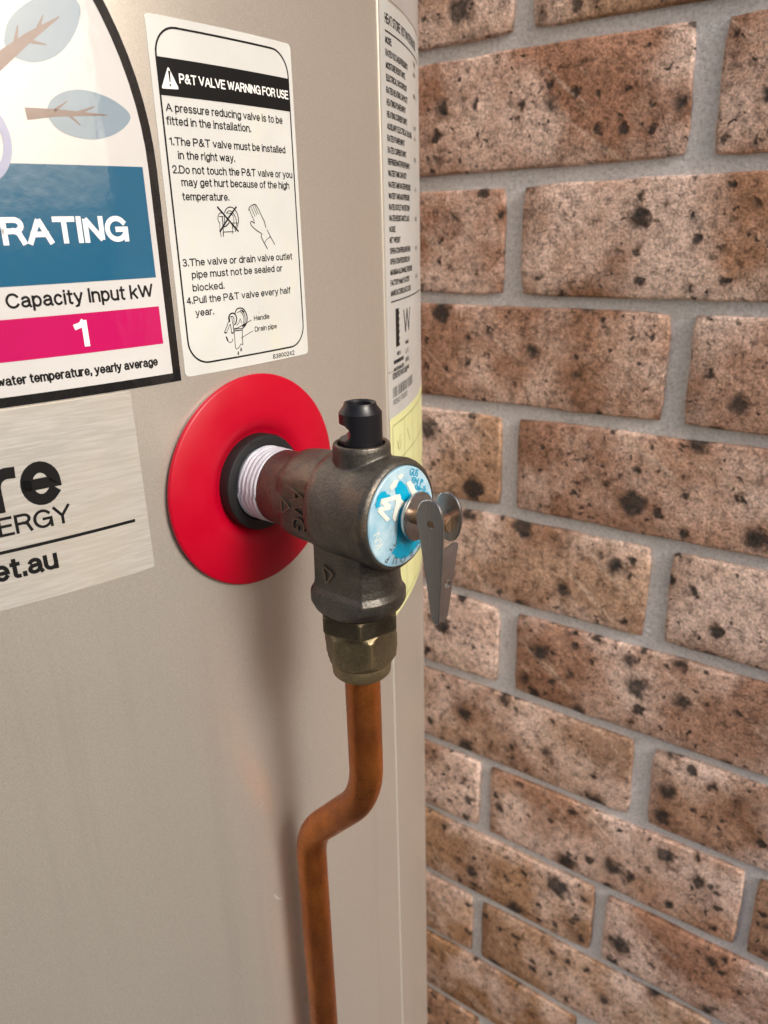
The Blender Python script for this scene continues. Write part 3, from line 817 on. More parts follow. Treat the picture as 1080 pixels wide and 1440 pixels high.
# --- installer's foil label
ra1 = (az(184, 549)[0] + az(216, 797)[0]) / 2; rz1 = az(184, 549)[1]; rz0 = (az(216, 797)[1] + az(0, 860)[1]) / 2
rz1 = min(rz1, e_z0 - .0005)
fo = sheet('installer_label', rounded(ra1 - .15, ra1, rz0, rz1, .0008), M_FOIL, heater)
fo['label'] = 'silvery rippled foil label with bold black lettering'
C6 = lambda x, y: (x / 2.667, 360 + y / 2.667)
bm = bmesh.new()
put_text_px(bm, 're', C6(-28, 962), C6(242, 925), 15.4, .2)
put_text_px(bm, 'ENERGY', C6(-135, 1095), C6(268, 985), 5.3, .15)
put_text_px(bm, 'net.au', C6(-78, 1240), C6(222, 1170), 6.0, .19)
a = az(*C6(505, 987)); b = az(*C6(0, 1118)); zl = (a[1] + b[1]) / 2
poly(bm, [(b[0] - .06, zl - .0005), (a[0], zl - .0005), (a[0], zl + .0005), (b[0] - .06, zl + .0005)])
printed('lettering', bm, I_BLACK, fo)

# --- data plate beside the seam
da0 = A_SEAM + .0022; da1 = da0 + .105
dz1 = (az(542.5, 0)[1] + az(562.5, 17)[1]) / 2
dz0 = az(547, 524)[1]
bm = bmesh.new()
gl = sheet('upper_label', [(da0 + .001, dz1 + .001), (da1, dz1 + .001), (da1, dz1 + .10), (da0 + .001, dz1 + .10)], M_GREYLAB, heater, OFF)
bm = bmesh.new()
for k in range(9):
    z = dz1 + .004 + k * .006
    poly(bm, [(da0 + .010, z), (da0 + .026 + (k % 3) * .009, z), (da0 + .026 + (k % 3) * .009, z + .0028), (da0 + .010, z + .0028)])
printed('print_bar', bm, I_BLACK, gl)
dp = sheet('data_plate_label', rounded(da0, da1, dz0, dz1, .001), M_DATA, heater)
dp['label'] = 'pale grey data label of many small capital lines beside the seam'
rows_ = ['MODEL', 'RATED VOLTAGE/FREQUENCY', 'MOISTURE RESISTANCE', 'ELECTRICAL SHOCKPROOF', 'RATED HEATING CAPACITY', 'HEATING POWER INPUT', 'HEATING CURRENT INPUT',
         'AUXILIARY ELECTRICAL HEATING', 'RATED POWER INPUT', 'RATED CURRENT INPUT', 'REFRIGERANT/PROPER INPUT', 'WATER TANK CAPACITY', 'WATER TANK WATER PRESSURE', 'WATER TANK MAX PRESSURE',
         'RATED OUTLET WATER TEMP', 'WATER RESISTANCE CLASS', 'NOISE', 'NET WEIGHT', 'OPERATION PRESSURE HIGH', 'OPERATION PRESSURE LOW', 'MAXIMUM ALLOWABLE PRESSURE', 'FACTORY NAME: FACTORY', 'MANUFACTURED: DATE CODE']
ends = [545, 256, 238, 255, 250, 240, 250, 275, 235, 242, 270, 245, 275, 290, 298]
zr0 = az(541, 60)[1]; zr1 = az(549.5, 417)[1]
bm = bmesh.new()
ta = da0 + .0055
for i, s in enumerate(rows_):
    z = zr0 + (zr1 - zr0) * i / 22
    w = len(s) * .00150 + .001
    put_text(bm, s, ta, ta + w, z, .0025, .19)
    if i % 3 == 0 or i in (1, 7): put_text(bm, ('V/Hz', 'kW', 'A', 'MPa', 'kg')[i % 5], ta + .050, ta + .057, z, .0021, .17)
put_text(bm, 'HEAT STORE  HOT WATER HEATER', ta, ta + .058, az(541, 32)[1], .0036, .17)
zz = az(540, 42)[1]; poly(bm, [(ta, zz - .0003), (ta + .075, zz - .0003), (ta + .075, zz + .0003), (ta, zz + .0003)])
zz = az(549.5, 425)[1]; poly(bm, [(ta, zz - .0003), (ta + .075, zz - .0003), (ta + .075, zz + .0003), (ta, zz + .0003)])
# serrated mark and the certification mark
zt_, zb_ = az(557, 434)[1], az(559, 487)[1]; a0_ = ta + .006; a1_ = a0_ + .0062
pts = [(a0_, zb_), (a1_ - .001, zb_)]
for i in range(6):
    z = zb_ + (zt_ - zb_) * i / 6; d = (zt_ - zb_) / 6
    pts += [(a1_, z + d * .25), (a1_ - .0016, z + d * .75)]
pts += [(a1_, zt_), (a0_, zt_)]
poly(bm, pts)
wz_t, wz_b = az(572, 433)[1], az(577, 462)[1]; wa = ta + .0195
for k in range(4):
    p, q = (wa + k * .0032, wz_t if k % 2 == 0 else wz_b), (wa + (k + 1) * .0032, wz_b if k % 2 == 0 else wz_t)
    stroke(bm, [p, q], .0014)
for k in range(4):
    z = wz_b - .004 - k * .004; put_text(bm, ('WMK', 'LIC', '0302', 'AS 3498')[k], wa + .002, wa + .009, z - .002, .002, .2)
for k, s in enumerate(('WELS', 'WATER MARKING SYSTEM', 'WATER HEATER')):
    put_text(bm, s, ta + .002 + (k == 0) * .005, ta + .018 - (k == 0) * .005, zb_ - .004 - k * .0033, .0018, .2)
printed('lettering', bm, I_BLACK, dp)
bz1 = dz0 - .0006; bz0 = az(547.6, 586)[1] - .002
bl = sheet('barcode_label', rounded(da0, da1, bz0, bz1, .001), M_DATA, heater)
bm = bmesh.new()
put_text(bm, 'R290/PROPANE 0.15kg', ta, ta + .024, az(551, 535)[1], .003, .18)
zt_ = az(551, 546)[1]; zb_ = az(552, 560)[1]; x = ta; rnd = random.Random(3)
while x < ta + .036:
    w = rnd.choice((.0004, .0008, .0012, .0018)); poly(bm, [(x, zb_), (x + w, zb_), (x + w, zt_), (x, zt_)]); x += w + rnd.choice((.0004, .0007, .0011))
put_text(bm, '00242 1730052', ta, ta + .024, zb_ - .0035, .0026, .15)
printed('barcode', bm, I_GREY, bl)
yz1 = (az(547.6, 588)[1] + az(587, 556)[1]) / 2; yz0 = az(590, 800)[1]
yl = sheet('yellow_label', rounded(da0 + .001, da1, yz0, yz1, .002), M_YELLOW, heater, OFF + .0001)
bm = bmesh.new()
ya0, ya1 = da0 + .0035, da1 - .003
frame(bm, rounded(ya0, ya1, yz0 + .003, yz1 - .0035, .0015), rounded(ya0 + .0005, ya1 - .0005, yz0 + .0035, yz1 - .004, .0013))
for k in range(1, 4): poly(bm, [(ya0 + .0185 * k, yz0 + .0035), (ya0 + .0185 * k + .0004, yz0 + .0035), (ya0 + .0185 * k + .0004, yz1 - .004), (ya0 + .0185 * k, yz1 - .004)])
for k in range(3): poly(bm, [(ya0, yz1 - .022 - .018 * k), (ya1, yz1 - .022 - .018 * k), (ya1, yz1 - .0216 - .018 * k), (ya0, yz1 - .0216 - .018 * k)])
for (x, z, x2, z2) in ((.006, .012, .009, .017), (.007, .016, .012, .010), (.010, .018, .013, .013), (.024, .010, .030, .018), (.026, .028, .031, .036), (.006, .030, .012, .038)):
    stroke(bm, [(ya0 + x, yz1 - z), (ya0 + x2, yz1 - z2)], .0005, 1e-6)
printed('line_drawing', bm, I_DKGREEN, yl, 3)

# ------------------------------------------------------------------ valve frame: x outward from the jacket, y round it towards the wall, z up
TH = math.radians(-3.2)
VZ = CAM.z - .076863 * K
T_SH = .002 * K                                   # the axis lies 2 mm towards the wall
V0 = (AX.x + R * math.cos(TH) - T_SH * math.sin(TH), AX.y + R * math.sin(TH) + T_SH * math.cos(TH), VZ)
S = .001 * K                                      # millimetres of the fit -> metres
def sc(pts): return [tuple(c * S for c in p) for p in pts]
def lx(bm, prof, oy=0, oz=0, n=64): lathe(bm, sc(prof), (0, oy * S, oz * S), 'x', n)
def lz(bm, prof, ox=0, oy=0, n=64): lathe(bm, sc(prof), (ox * S, oy * S, 0), 'z', n)

# --- red cover plate
plate = empty('cover_plate', (V0[0], V0[1] + .0008, V0[2] - .0007), TH)
tag(plate, 'round red plastic cover plate behind the relief valve', 'cover plate')
bm = bmesh.new()
rings = []
prof = [(.3, 35.0), (1.0, 35.2), (1.5, 35.0), (1.8, 34.4), (2.6, 28), (3.1, 24), (3.1, 21.6), (2.6, 19.4), (1.5, 17.7), (.9, 16.8), (.5, 15.7)]
n = 160
for h, r in prof:
    rings.append([(h * S, r * S * math.cos(2 * math.pi * i / n), r * S * math.sin(2 * math.pi * i / n)) for i in range(n)])
ringloft(bm, rings, False)
# sit the plate on the curved jacket: bend it a little with the tank
for v in bm.verts:
    v.co.x -= (v.co.y ** 2) / (2 * R) * .35
recalc(bm); from_bm('plate', bm, M_RED, plate, True, 50)

# --- relief valve
valve = empty('relief_valve', V0, TH)
tag(valve, 'dark bronze relief valve with blue cap and steel lever through red plate', 'valve')
bm = bmesh.new()
lx(bm, [(-.4, 15.9), (3.6, 16.0), (4.5, 15.6), (4.7, 14.9), (4.6, 12.6), (4, 12.2), (0, 12.0)], .4, -.4, 72); recalc(bm)
rg = from_bm('rubber_ring', bm, M_RUBBER, valve, True, 50)
bm = bmesh.new()
rr_ = random.Random(5)
for k in range(5):                                # crumbs of sealant on the ring
    y, z = rr_.uniform(-4, 1) * S, rr_.uniform(13.0, 14.6) * S
    m4 = Matrix.Translation((4.6 * S, y, z)) @ Matrix.Diagonal((.5 * S, rr_.uniform(.5, 1.1) * S, .6 * S, 1))
    bmesh.ops.create_icosphere(bm, subdivisions=1, radius=1, matrix=m4)
from_bm('sealant_crumb', bm, M_RUBBER, rg)
bm = bmesh.new()
pr = [(3, 11.2)]
for k in range(5):
    s0 = 4.6 + k * 1.75
    pr += [(s0, 11.75), (s0 + .5, 12.1), (s0 + 1.15, 12.12), (s0 + 1.6, 11.8)]
pr += [(13.6, 11.0)]
lx(bm, pr, 0, 0, 72)
for v in bm.verts:                                # wound by hand: the ridges wander
    a = math.atan2(v.co.z, v.co.y); rr0_ = 1 + .016 * noise.noise((a * 2.2, v.co.x * 900, 0)); v.co.y *= rr0_; v.co.z *= rr0_; v.co.x += .0011 * (a / math.pi) * .5 + .0005 * noise.noise((a * 1.6, v.co.x * 400, 4))
recalc(bm); from_bm('thread_tape', bm, M_TAPE, valve, True, 60)
# body: primitives fused by a voxel remesh so that the joints take casting fillets
bm = bmesh.new()
lx(bm, [(12.6, 11.2), (13.0, 11.9), (20, 12.2), (25, 12.3), (26, 12)])
# inlet shoulder with a flat on the camera's side that carries the cast letters
def clipped(r, flat, ang=96):
    out = []
    for i in range(ang):
        a = 2 * math.pi * i / ang; y, z = r * math.cos(a), r * math.sin(a)
        if y < -flat: y = -flat
        out.append((y, z))
    return out
rings = []
for s_, r, fl in ((22.6, 12.2, 11.4), (23.6, 13.9, 11.8), (26, 14.3, 12.0), (34, 14.8, 12.0), (39, 14.9, 12.0)):
    rings.append([(s_ * S, y * S, z * S) for y, z in clipped(r, fl)])
ringloft(bm, rings)
lx(bm, [(35.5, 14.0), (36.8, 15.4), (39, 15.9), (50, 16.1), (56, 16.5), (58.5, 16.7), (60, 16.3), (60.9, 15.4), (61.0, 14.9), (59.9, 14.7), (59.8, 10)], 0.6, 0)
# outlet neck, flat on two sides
rings = []
for h, r, fl in ((-4, 12.8, 9.2), (-14, 13.0, 9.2), (-23, 13.2, 9.3), (-25.4, 13.6, 9.6), (-26.8, 14.7, 10.6), (-29.8, 14.7, 11.4), (-31.8, 13.6, 12.0), (-32.8, 12.6, 12.2)):
    rg_ = []
    for i in range(96):
        a = 2 * math.pi * i / 96; x, y = r * math.cos(a), r * math.sin(a)
        y = max(-fl, min(fl, y)); rg_.append(((43.8 + x) * S, y * S, h * S))
    rings.append(rg_)
ringloft(bm, rings)
# boss for the plug
lz(bm, [(8, 8.6), (14, 8.4), (18.4, 8.4), (19.6, 8.1), (19.8, 7.6), (19.6, 6.9), (17.8, 6.7), (17.6, 4)], 47.0, .3)
recalc(bm)
me = bpy.data.meshes.new('body_src'); bm.to_mesh(me); bm.free()
tmp = bpy.data.objects.new('body_src', me); col.objects.link(tmp)
md = tmp.modifiers.new('r', 'REMESH'); md.mode = 'VOXEL'; md.voxel_size = .00035
md = tmp.modifiers.new('s', 'SMOOTH'); md.factor = .5; md.iterations = 4
dg = bpy.context.evaluated_depsgraph_get(); dg.update()
bme = bpy.data.meshes.new_from_object(tmp.evaluated_get(dg)); bme.name = 'valve_body'
bpy.data.objects.remove(tmp); bpy.data.meshes.remove(me)
bme.materials.clear(); bme.materials.append(M_BRONZE)
for p in bme.polygons: p.use_smooth = True
body = link(bpy.data.objects.new('valve_body', bme), valve)
# cast lettering: raised on the shoulder flat, running downwards, and the flow arrow on the neck
def raised(name, s, org, u, v, nrm, width, cap, depth=.00045, bold=.0, parent=body):
    vs, fs, x0, x1 = text_geo(s, bold); bm = bmesh.new()
    org, u, v, nrm = map(Vector, (org, u, v, nrm)); k = width / (x1 - x0); kz = cap / CAP_H
    top = [bm.verts.new(org + u * ((q[0] - x0) * k) + v * (q[1] * kz) + nrm * depth) for q in vs]
    for f in fs:
        try: bm.faces.new([top[i] for i in f])
        except ValueError: pass
    ed = [e for e in bm.edges if e.is_boundary]
    r = bmesh.ops.extrude_edge_only(bm, edges=ed)
    for q in [x for x in r['geom'] if isinstance(x, bmesh.types.BMVert)]: q.co -= nrm * (depth + .0006)
    recalc(bm); return from_bm(name, bm, M_BRONZE, parent, False)
raised('cast_lettering', 'AVG', (29.6 * S, -12.0 * S, 6.2 * S), (0, 0, -1), (1, 0, 0), (0, -1, 0), 13 * S, 5.4 * S, .0007, -.015)
def raised_line(name, pts, w, nrm, depth, parent):
    bm = bmesh.new()
    for p, q in zip(pts, pts[1:]):
        p, q = Vector(p), Vector(q); nrm_ = Vector(nrm); d = (q - p).normalized(); sd_ = d.cross(nrm_) * w / 2
        for k in (0,):
            b = [p + sd_, q + sd_, q - sd_, p - sd_]
            lo = [bm.verts.new(x - nrm_ * .0006) for x in b]; hi = [bm.verts.new(x * 1 + nrm_ * depth - (x - (p + q) / 2) * .12) for x in b]
            bm.faces.new(hi)
            for i in range(4): bm.faces.new((lo[i], lo[(i + 1) % 4], hi[(i + 1) % 4], hi[i]))
    recalc(bm); return from_bm(name, bm, M_BRONZE, parent, False)
T_ = lambda s, h, y: (s * S, y * S, h * S)
raised_line('flow_arrow', [T_(25.2, 2.2, -11.95), T_(28.8, -.4, -12.0), T_(25.2, -2.8, -11.95), T_(25.2, 2.2, -11.95)], .0007, (0, -1, 0), .0005, body)
raised_line('flow_arrow', [T_(38.6, -17.4, -9.25), T_(42.6, -19.4, -9.25), T_(39.6, -23.2, -9.3), T_(38.6, -17.4, -9.25)], .0008, (0, -1, 0), .0006, body)
# black plug in the boss: lathed cup with a slot cut through its tank side
bm = bmesh.new()
n = 72; PC = 47.0
hs = [17.2, 18.2, 19.4, 20.4, 20.9, 21.3, 21.8, 22.6, 23.5, 24.3, 25.0, 25.5, 25.9, 26.4, 27.6, 28.4, 30.2, 31.0, 31.2]
def prad(h):
    if h < 28.4: return 6.15
    if h < 30.2: return 6.15 - (h - 28.4) * .75
    return 4.8 - (h - 30.2) * .3
def slot(h): # how deep the slot bites at this height (mm from the axis, along -x)
    lo, hi = 20.9, 25.4
    if h <= lo or h >= hi: return None
    t = (h - (lo + hi) / 2) / ((hi - lo) / 2); return -3.0 - (1 - math.sqrt(max(0, 1 - t * t))) * 2.6
rings = []
ca, sa = math.cos(math.radians(-139)), math.sin(math.radians(-139))
for h in hs:
    r = prad(h); d = slot(h); rg_ = []
    for i in range(n):
        a = 2 * math.pi * i / n; x, y = r * math.cos(a), r * math.sin(a)
        if d is not None:
            q = x * -ca + y * -sa              # coordinate against the slot direction
            if q < d: x += (d - q) * -ca; y += (d - q) * -sa
        rg_.append(((PC + x) * S, (.3 + y) * S, h * S))
    rings.append(rg_)
for h, r in ((31.1, 4.0), (30.6, 3.6), (26.8, 3.4)):
    rings.append([((PC + r * math.cos(2 * math.pi * i / n)) * S, (.3 + r * math.sin(2 * math.pi * i / n)) * S, h * S) for i in range(n)])
ringloft(bm, rings); recalc(bm)
pg = from_bm('plug', bm, M_PLUG, valve, True, 32)
bm = bmesh.new()
for k in range(3):
    a = 2.1 * k + .4
    lz(bm, [(26.6, .7), (29.0, .7), (29.6, .3)], PC + 1.6 * math.cos(a), .3 + 1.6 * math.sin(a), 12)
recalc(bm); from_bm('plug_pin', bm, M_PLUG, pg)
# hexagons and coupling
def hexring(bm, h0, h1, rc_, cx, rot, lowc, topc, rmin=0, n=120):
    rings = []
    hs_ = [h0, h0 + .35, h0 + .8, h0 + 1.5, h0 + 2.4, (h0 + h1) / 2, h1 - 2.4, h1 - 1.5, h1 - .8, h1 - .35, h1]
    hs_ = sorted(set(hs_))
    rings.append([(cx * S, 0, h0 * S)] * n) if False else None
    for h in hs_:
        lim = rc_ - max(0, topc - (h1 - h)) * .75 - 0
        lim = min(lim, rc_ - max(0, lowc - (h - h0)) * .75)
        rg_ = []
        for i in range(n):
            a = 2 * math.pi * i / n
            k = (a - rot) % (math.pi / 3) - math.pi / 6
            rx = rc_ * math.cos(math.pi / 6) / math.cos(k)
            r = min(rx, lim); rg_.append(((cx + r * math.cos(a)) * S, r * math.sin(a) * S, h * S))
        rings.append(rg_)
    ringloft(bm, [r for r in rings if r]); recalc(bm)
bm = bmesh.new(); hexring(bm, -39.0, -33.2, 12.9, 43.8, math.radians(-48), .6, .8)
hexo = from_bm('jam_nut', bm, mat_bronze('dark_nut', (.05, .044, .034), (.09, .075, .05), (.26, .2, .11), .6, .42), valve, True, 22)
bm = bmesh.new(); hexring(bm, -51.9, -39.4, 11.8, 43.9, math.radians(-33), 3.0, 1.8)
lz(bm, [(-39.6, 10.4), (-38.6, 10.4)], 43.9); recalc(bm)
from_bm('coupling_nut', bm, M_BRASS, valve, True, 22)
bm = bmesh.new(); lz(bm, [(-56.4, 6.0), (-56.4, 8.6), (-55.6, 9.3), (-52.4, 9.6), (-51.2, 9.4)], 43.9); recalc(bm)
from_bm('coupling_collar', bm, M_BRASS, valve, True, 40)
# cap sticker
CY = .2
bm = bmesh.new(); lx(bm, [(59.5, 14.6), (61.2, 14.6), (61.5, 14.3), (61.75, 11), (61.9, 8), (62.0, .5)], CY, 0, 96); recalc(bm)
cap = from_bm('cap', bm, M_CAP, valve, True, 40)
cap['label'] = 'round pale blue cap sticker with worn white and blue print'
CC = Vector((V0[0], V0[1], V0[2])); E1v = Vector((math.cos(TH), math.sin(TH), 0)); E2v = Vector((-math.sin(TH), math.cos(TH), 0))
def on_cap(x, y, s=62.0):
    d = ray(520 + x / 9.29, 650 + y / 9.29); k = (s * S - (CAM - CC).dot(E1v)) / d.dot(E1v); p = CAM + d * k - CC
    return (p.dot(E2v), p.z)
def cap_x(y, z):
    r = math.hypot(y - CY * S, z) / S
    return (62.0 - (r / 14.3) ** 2 * .5) * S
def cap_print(name, polys, m, lift):
    bm = bmesh.new()
    for pts in polys:
        f = poly(bm, pts)
    bmesh.ops.triangulate(bm, faces=bm.faces)
    bmesh.ops.subdivide_edges(bm, edges=bm.edges[:], cuts=2, use_grid_fill=True)
    for v in bm.verts:
        y, z = v.co.x, v.co.z; r = math.hypot(y - CY * S, z)
        if r > 14.0 * S: k = 14.0 * S / r; y = CY * S + (y - CY * S) * k; z *= k
        v.co = (cap_x(y, z) + .00012 + lift * .00005, y, z)
    recalc(bm)
    for f in bm.faces:
        if f.normal.x < 0: f.normal_flip()
    return from_bm(name, bm, m, cap, True, 0)
def ragged(pts, amp, seed, sub=5):
    out = []
    pts = smooth_line(pts + [pts[0]], sub)[:-1]
    for i, (x, y) in enumerate(pts):
        out.append((x + amp * noise.noise((x * .03, y * .03, seed)), y + amp * noise.noise((x * .03, y * .03, seed + 9))))
    return out
bluA = [(390, 235), (440, 260), (490, 340), (530, 420), (600, 420), (690, 370), (780, 410), (800, 470), (800, 620), (640, 760), (700, 1000), (610, 1110), (560, 1180), (480, 1250), (400, 1260), (330, 1230), (300, 1180), (340, 1120), (420, 1090), (440, 1050), (410, 900), (375, 800), (390, 690), (450, 560), (440, 500), (380, 450), (335, 400), (345, 330)]
bluB = [(78, 600), (120, 450), (170, 375), (240, 415), (275, 450), (160, 500), (150, 560)]
cap_print('blue_print', [[on_cap(*p) for p in ragged(q, 26, k)] for k, q in enumerate((bluA, bluB))], I_CYAN, 1)
def thick(pts, w):
    L_, R_ = [], []
    for i, (x, y) in enumerate(pts):
        p, q = pts[max(i - 1, 0)], pts[min(i + 1, len(pts) - 1)]
        dx, dy = q[0] - p[0], q[1] - p[1]; d = math.hypot(dx, dy); L_.append((x - dy / d * w, y + dx / d * w)); R_.append((x + dy / d * w, y - dx / d * w))
    return [L_[i:i + 2] + R_[i:i + 2][::-1] for i in range(len(pts) - 1)]
mark = [q for seg in ([(400, 440), (160, 510)], [(160, 510), (265, 585)], [(265, 585), (125, 625)], [(125, 625), (240, 760)]) for q in thick(seg, 27)]
mark += [[(350, 425), (460, 530), (380, 620), (330, 780), (290, 730), (330, 560)], [(265, 320), (330, 240), (385, 230), (330, 330), (280, 370)], [(480, 270), (540, 240), (620, 400), (550, 425)], [(370, 190), (430, 150), (450, 175), (400, 225)]]
cap_print('cream_print', [[on_cap(*p) for p in q] for q in mark], I_CREAM, 2)
def cap_text(name, s, px, py, ang, w_px, h_px, m, lift, bold=0.0):
    vs, fs, x0, x1 = text_geo(s, bold); bm = bmesh.new(); ca_, sa_ = math.cos(ang), math.sin(ang); vv = []
    for q in vs:
        u = (q[0] - x0) / (x1 - x0) * w_px; v = -q[1] / CAP_H * h_px
        y, z = on_cap(px + u * ca_ - v * sa_, py + u * sa_ + v * ca_)
        vv.append(bm.verts.new((cap_x(y, z) + .00012 + lift * .00005, y, z)))
    for f in fs:
        try: bm.faces.new([vv[i] for i in f])
        except ValueError: pass
    recalc(bm)
    for f in bm.faces:
        if f.normal.x < 0: f.normal_flip()
    return from_bm(name, bm, m, cap, True, 0)
R_ = math.radians
cap_text('standard_number', 'AS1357', 355, 500, R_(104), 250, 60, ink('pale_print', (.55, .66, .70)), 3)
def cap_arc(name, s, r, a0, step, h, m, lift):
    """letters set clockwise round the cap, heads outward"""
    bm = bmesh.new()
    for i, ch in enumerate(s):
        vs, fs, x0, x1 = text_geo(ch, -.012); an = math.radians(a0 - step * i)
        up = Vector((math.cos(an), math.sin(an))); rt = Vector((up.y, -up.x)); k = h / CAP_H; vv = []
        for q in vs:
            p = up * (r + q[1] * k) + rt * ((q[0] - (x0 + x1) / 2) * k * .95)
            y, z = CY * S + p.x * S, p.y * S; vv.append(bm.verts.new((cap_x(y, z) + .00012 + lift * .00005, y, z)))
        for f in fs:
            try: bm.faces.new([vv[j] for j in f])
            except ValueError: pass
    recalc(bm)
    for f in bm.faces:
        if f.normal.x < 0: f.normal_flip()
    return from_bm(name, bm, m, cap, True, 0)
cap_arc('maker_lettering', 'KN', 10.6, 203, 12, 2.6, I_CREAM, 2)
cap_arc('maker_lettering', 'GROUP', 11.6, -58, 17, 2.2, I_GREY, 3)
cap_text('rating_lettering', 'GUS', 525, 165, R_(12), 110, 92, I_CYAN, 3, .01)
cap_text('rating_lettering', 'EN P', 548, 262, R_(14), 150, 72, I_CYAN, 3, .02)
cap_text('rating_lettering', '06-5', 585, 355, R_(10), 150, 66, I_CYAN, 3, .02)
cap_text('small_lettering', 'LIC', 290, 1160, R_(-48), 190, 45, I_GREY, 3, -.015)
# stem, dished washer, lever
bm = bmesh.new(); lx(bm, [(61.0, 4.8), (62.4, 4.6), (63.2, 4.0), (63.3, 3.0)], CY + 2.6, 0, 48); recalc(bm); from_bm('stem_boss', bm, I_CYAN, valve)
bm = bmesh.new(); lx(bm, [(62, 2.2), (76.5, 2.2), (77, 1.9)], CY + 1.4, .6, 32); recalc(bm)
from_bm('stem', bm, mat_bronze('stem_brass', (.2, .13, .08), (.32, .2, .12), (.45, .3, .18), .6, .35), valve)
bm = bmesh.new(); lx(bm, [(62.9, 2.3), (64.1, 7.0), (64.6, 7.2), (65.1, 7.1), (65.4, 6.6), (64.9, 2.3)], CY + 3.0, .0, 64); recalc(bm)
from_bm('dished_washer', bm, M_STEEL, valve, True, 40)
lev = M_STEEL
def ear(y, outline, hole, th_=.9, nh=20, name='ear', bend_y=None):
    """flat ear in the (s,h) plane with a drilled hole, thickness along y"""
    bm = bmesh.new()
    rims = []
    hx, hz, hr = hole
    N = 64
    # resample the outline radially about the hole so hole and outline pair up
    pts = smooth_line(outline + [outline[0]], 6)[:-1]
    ln = [0]
    for i in range(len(pts)):
        p, q = pts[i], pts[(i + 1) % len(pts)]; ln.append(ln[-1] + math.hypot(q[0] - p[0], q[1] - p[1]))
    out = []
    for k in range(N):
        t = ln[-1] * k / N; i = max(j for j in range(len(pts)) if ln[j] <= t)
        p, q = pts[i], pts[(i + 1) % len(pts)]; f_ = (t - ln[i]) / max(1e-9, ln[i + 1] - ln[i]); out.append((p[0] + (q[0] - p[0]) * f_, p[1] + (q[1] - p[1]) * f_))
    cx, cz = hx, hz
    inn = []
    for (x, z) in out:
        a = math.atan2(z - cz, x - cx); inn.append((cx + hr * math.cos(a), cz + hr * math.sin(a)))
    by = bend_y or (lambda z: 0)
    def ring(p, yy): return [bm.verts.new((x * S, (yy + by(z)) * S, z * S)) for x, z in p]
    def shr(p, d): # tiny chamfer
        mx = sum(x for x, z in p) / len(p); mz = sum(z for x, z in p) / len(p); o_ = []
        for i, (x, z) in enumerate(p):
            a, b = p[i - 1], p[(i + 1) % len(p)]; dx, dz = b[0] - a[0], b[1] - a[1]; l_ = math.hypot(dx, dz) or 1; o_.append((x - dz / l_ * d * SGN, z + dx / l_ * d * SGN))
        return o_
    area = sum(out[i - 1][0] * out[i][1] - out[i][0] * out[i - 1][1] for i in range(N)); SGN = 1 if area > 0 else -1
    loops = [ring(inn, y + th_ / 2), ring(inn, y - th_ / 2), ring(shr(out, .25), y - th_ / 2), ring(out, y - th_ / 2 + .25), ring(out, y + th_ / 2 - .25), ring(shr(out, .25), y + th_ / 2)]
    loops.append(loops[0])
    for A_, B_ in zip(loops, loops[1:]):
        for i in range(N):
            j = (i + 1) % N; bm.faces.new((A_[i], A_[j], B_[j], B_[i]))
    recalc(bm); return bm
lever = None
# near ear tapers all the way down to the tip; the far ear stops at the hinge
near = [(75.9, 9.3), (73.0, 8.2), (71.6, 5.2), (71.4, 2.0), (72.4, -3.0), (73.6, -10), (74.9, -18), (75.8, -24.5), (76.8, -27.0), (78.2, -27.2), (78.8, -25.5), (79.2, -18), (79.7, -8), (80.2, 1.5), (79.8, 6.0), (78.4, 8.6)]
near = [(x - 1.0, z) for x, z in near]
bm = ear(-4.6, near, (75.2, 2.3, 1.15), .9)
leverA = from_bm('lever', bm, M_STEEL, valve, True, 30)
leverA['label'] = 'tapered steel test lever hanging from the hinge pin'
far = [(75.9, 9.6), (73.0, 8.6), (71.4, 5.0), (71.6, 0.4), (73.6, -3.4), (76.2, -4.6), (78.6, -3.2), (80.0, .4), (80.2, 4.4), (78.8, 8.2)]
bm = ear(2.4, far, (75.8, 2.3, 1.1), .9); from_bm('hinge_ear', bm, M_STEEL, leverA, True, 30)
# web of the channel facing outwards, with a drilled hole near its foot
webo = [(-4.9, -4.4), (-2.0, -4.2), (2.5, -4.4), (2.5, -7.0), (1.6, -13), (.6, -19), (-.4, -25.2), (-1.4, -26.4), (-3.6, -26.6), (-4.8, -25.6), (-4.95, -19), (-4.95, -12)]
bm = ear(0, webo, (-1.5, -15.4, 1.35), .8)
for v in bm.verts:
    y, d, z = v.co.x, v.co.y, v.co.z; v.co = ((78.6 + (z / S + 4) * .055) * S + d, y, z)
recalc(bm)
from_bm('lever_web', bm, M_STEEL, leverA, True, 30)
bm = bmesh.new(); lathe(bm, sc([(-4.9, 1.1), (2.6, 1.1)]), (0, 0, 0), 'z', 20)
bmesh.ops.rotate(bm, verts=bm.verts, cent=(0, 0, 0), matrix=Matrix.Rotation(math.pi / 2, 3, 'X'))
bmesh.ops.translate(bm, verts=bm.verts, vec=(75.8 * S, -.9 * S, 2.3 * S)); recalc(bm)
from_bm('hinge_pin', bm, plain('pin_copper', (.40, .22, .14), .35, .8), leverA)

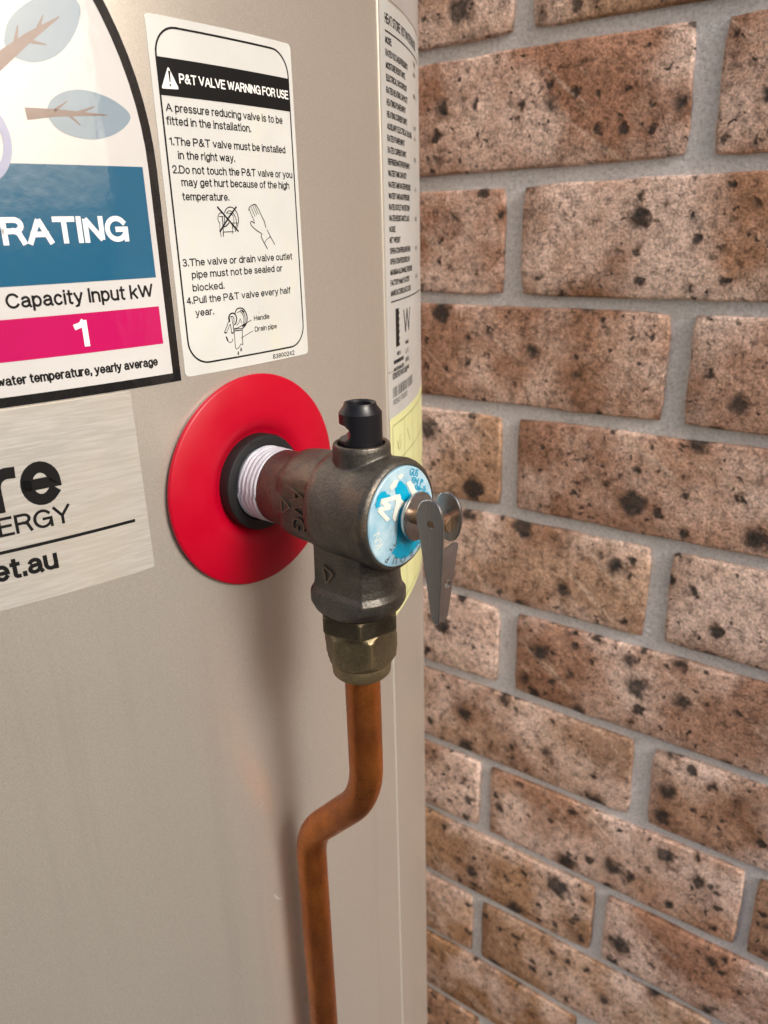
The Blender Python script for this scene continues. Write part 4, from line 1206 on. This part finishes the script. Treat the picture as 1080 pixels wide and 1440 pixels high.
# --- copper drain pipe
pipe = empty('drain_pipe', V0, TH)
tag(pipe, 'bent copper drain pipe running down from the valve along the tank', 'pipe')
def arc(pa, pb, pc, r, n=10):
    pa, pb, pc = map(Vector, (pa, pb, pc)); u = (pa - pb).normalized(); v = (pc - pb).normalized()
    ang = u.angle(v); d = r / math.tan(ang / 2); s0, s1 = pb + u * d, pb + v * d
    cen = pb + (u + v).normalized() * (r / math.sin(ang / 2)); out = []
    a, b = s0 - cen, s1 - cen; tot = a.angle(b)
    for i in range(n + 1):
        t = i / n; out.append(cen + (a * math.sin((1 - t) * tot) + b * math.sin(t * tot)) / math.sin(tot))
    return out
p0 = (44.0, 0, -54); p1 = (44.0, 0, -106.0); p2 = (13.9, 0, -138.5); p3 = (13.7, 0, -(VZ / S) + 110)
pts = [Vector(p0), Vector((44.0, 0, -70)), Vector((44.0, 0, -84))] + arc(p0, p1, p2, 32, 14) + arc(p1, p2, p3, 26, 14)
zz = pts[-1].z
while zz - 25 > p3[2]: zz -= 25; pts.append(Vector((13.8, 0, zz)))
pts.append(Vector(p3))
bm = bmesh.new(); tube(bm, [tuple(p * S) for p in pts], 5.75 * S, 32); recalc(bm)
from_bm('tube', bm, M_COPPER, pipe, True, 60)
bm = bmesh.new()
lz(bm, [(-(VZ / S) + 200, 5.9), (-(VZ / S) + 200, 8.4), (-(VZ / S) + 218, 8.4), (-(VZ / S) + 218, 5.9)], 13.8); 
box(bm, -1 * S, 8 * S, -3 * S, 3 * S, -VZ + 203 * S, -VZ + 215 * S); recalc(bm)
from_bm('pipe_clip', bm, M_BRASS, pipe)

# ------------------------------------------------------------------ unseen board gate, added to shade ground and lower tank and bound their reflections
def mat_timber():
    t = NT('weathered_timber'); p = t.pos()
    g_ = t.noise(t.mapping(p, scale=(60, 60, 3)), 1.0, 5, .6, .4)
    c = t.mix(t.ramp(g_, [(.3, 0), (.7, 1)]), (.055, .042, .032), (.12, .095, .072))
    t.set(Base_Color=c, Roughness=.8); t.bump(g_, .4, .002); return t.m
M_TIMBER = mat_timber()
gate = empty('added_shade_gate', (1.72, -.80, 0))
tag(gate, 'unseen upright timber board gate added to shade the ground and lower tank', 'gate')
gb = bmesh.new(); box(gb, -.009, .009, -.046, .046, 0, 1.26); bmesh.ops.bevel(gb, geom=gb.edges[:], offset=.002, segments=1, affect='EDGES'); recalc(gb)
first = from_bm('board', gb, M_TIMBER, gate, False)
for k in range(15):
    o = first if k == 0 else link(first.copy(), gate)
    o.location = (0, .74 - k * .1, .06 + random.uniform(-.004, .004))
for z in (.30, 1.12):
    bm = bmesh.new(); box(bm, .010, .045, -.76, .80, z, z + .09); recalc(bm); from_bm('rail', bm, M_TIMBER, gate, False)
for y in (-.80, .755):
    bm = bmesh.new(); box(bm, -.045, .009, y - .012, y + .028, 0, 1.36); recalc(bm); from_bm('post', bm, M_TIMBER, gate, False)
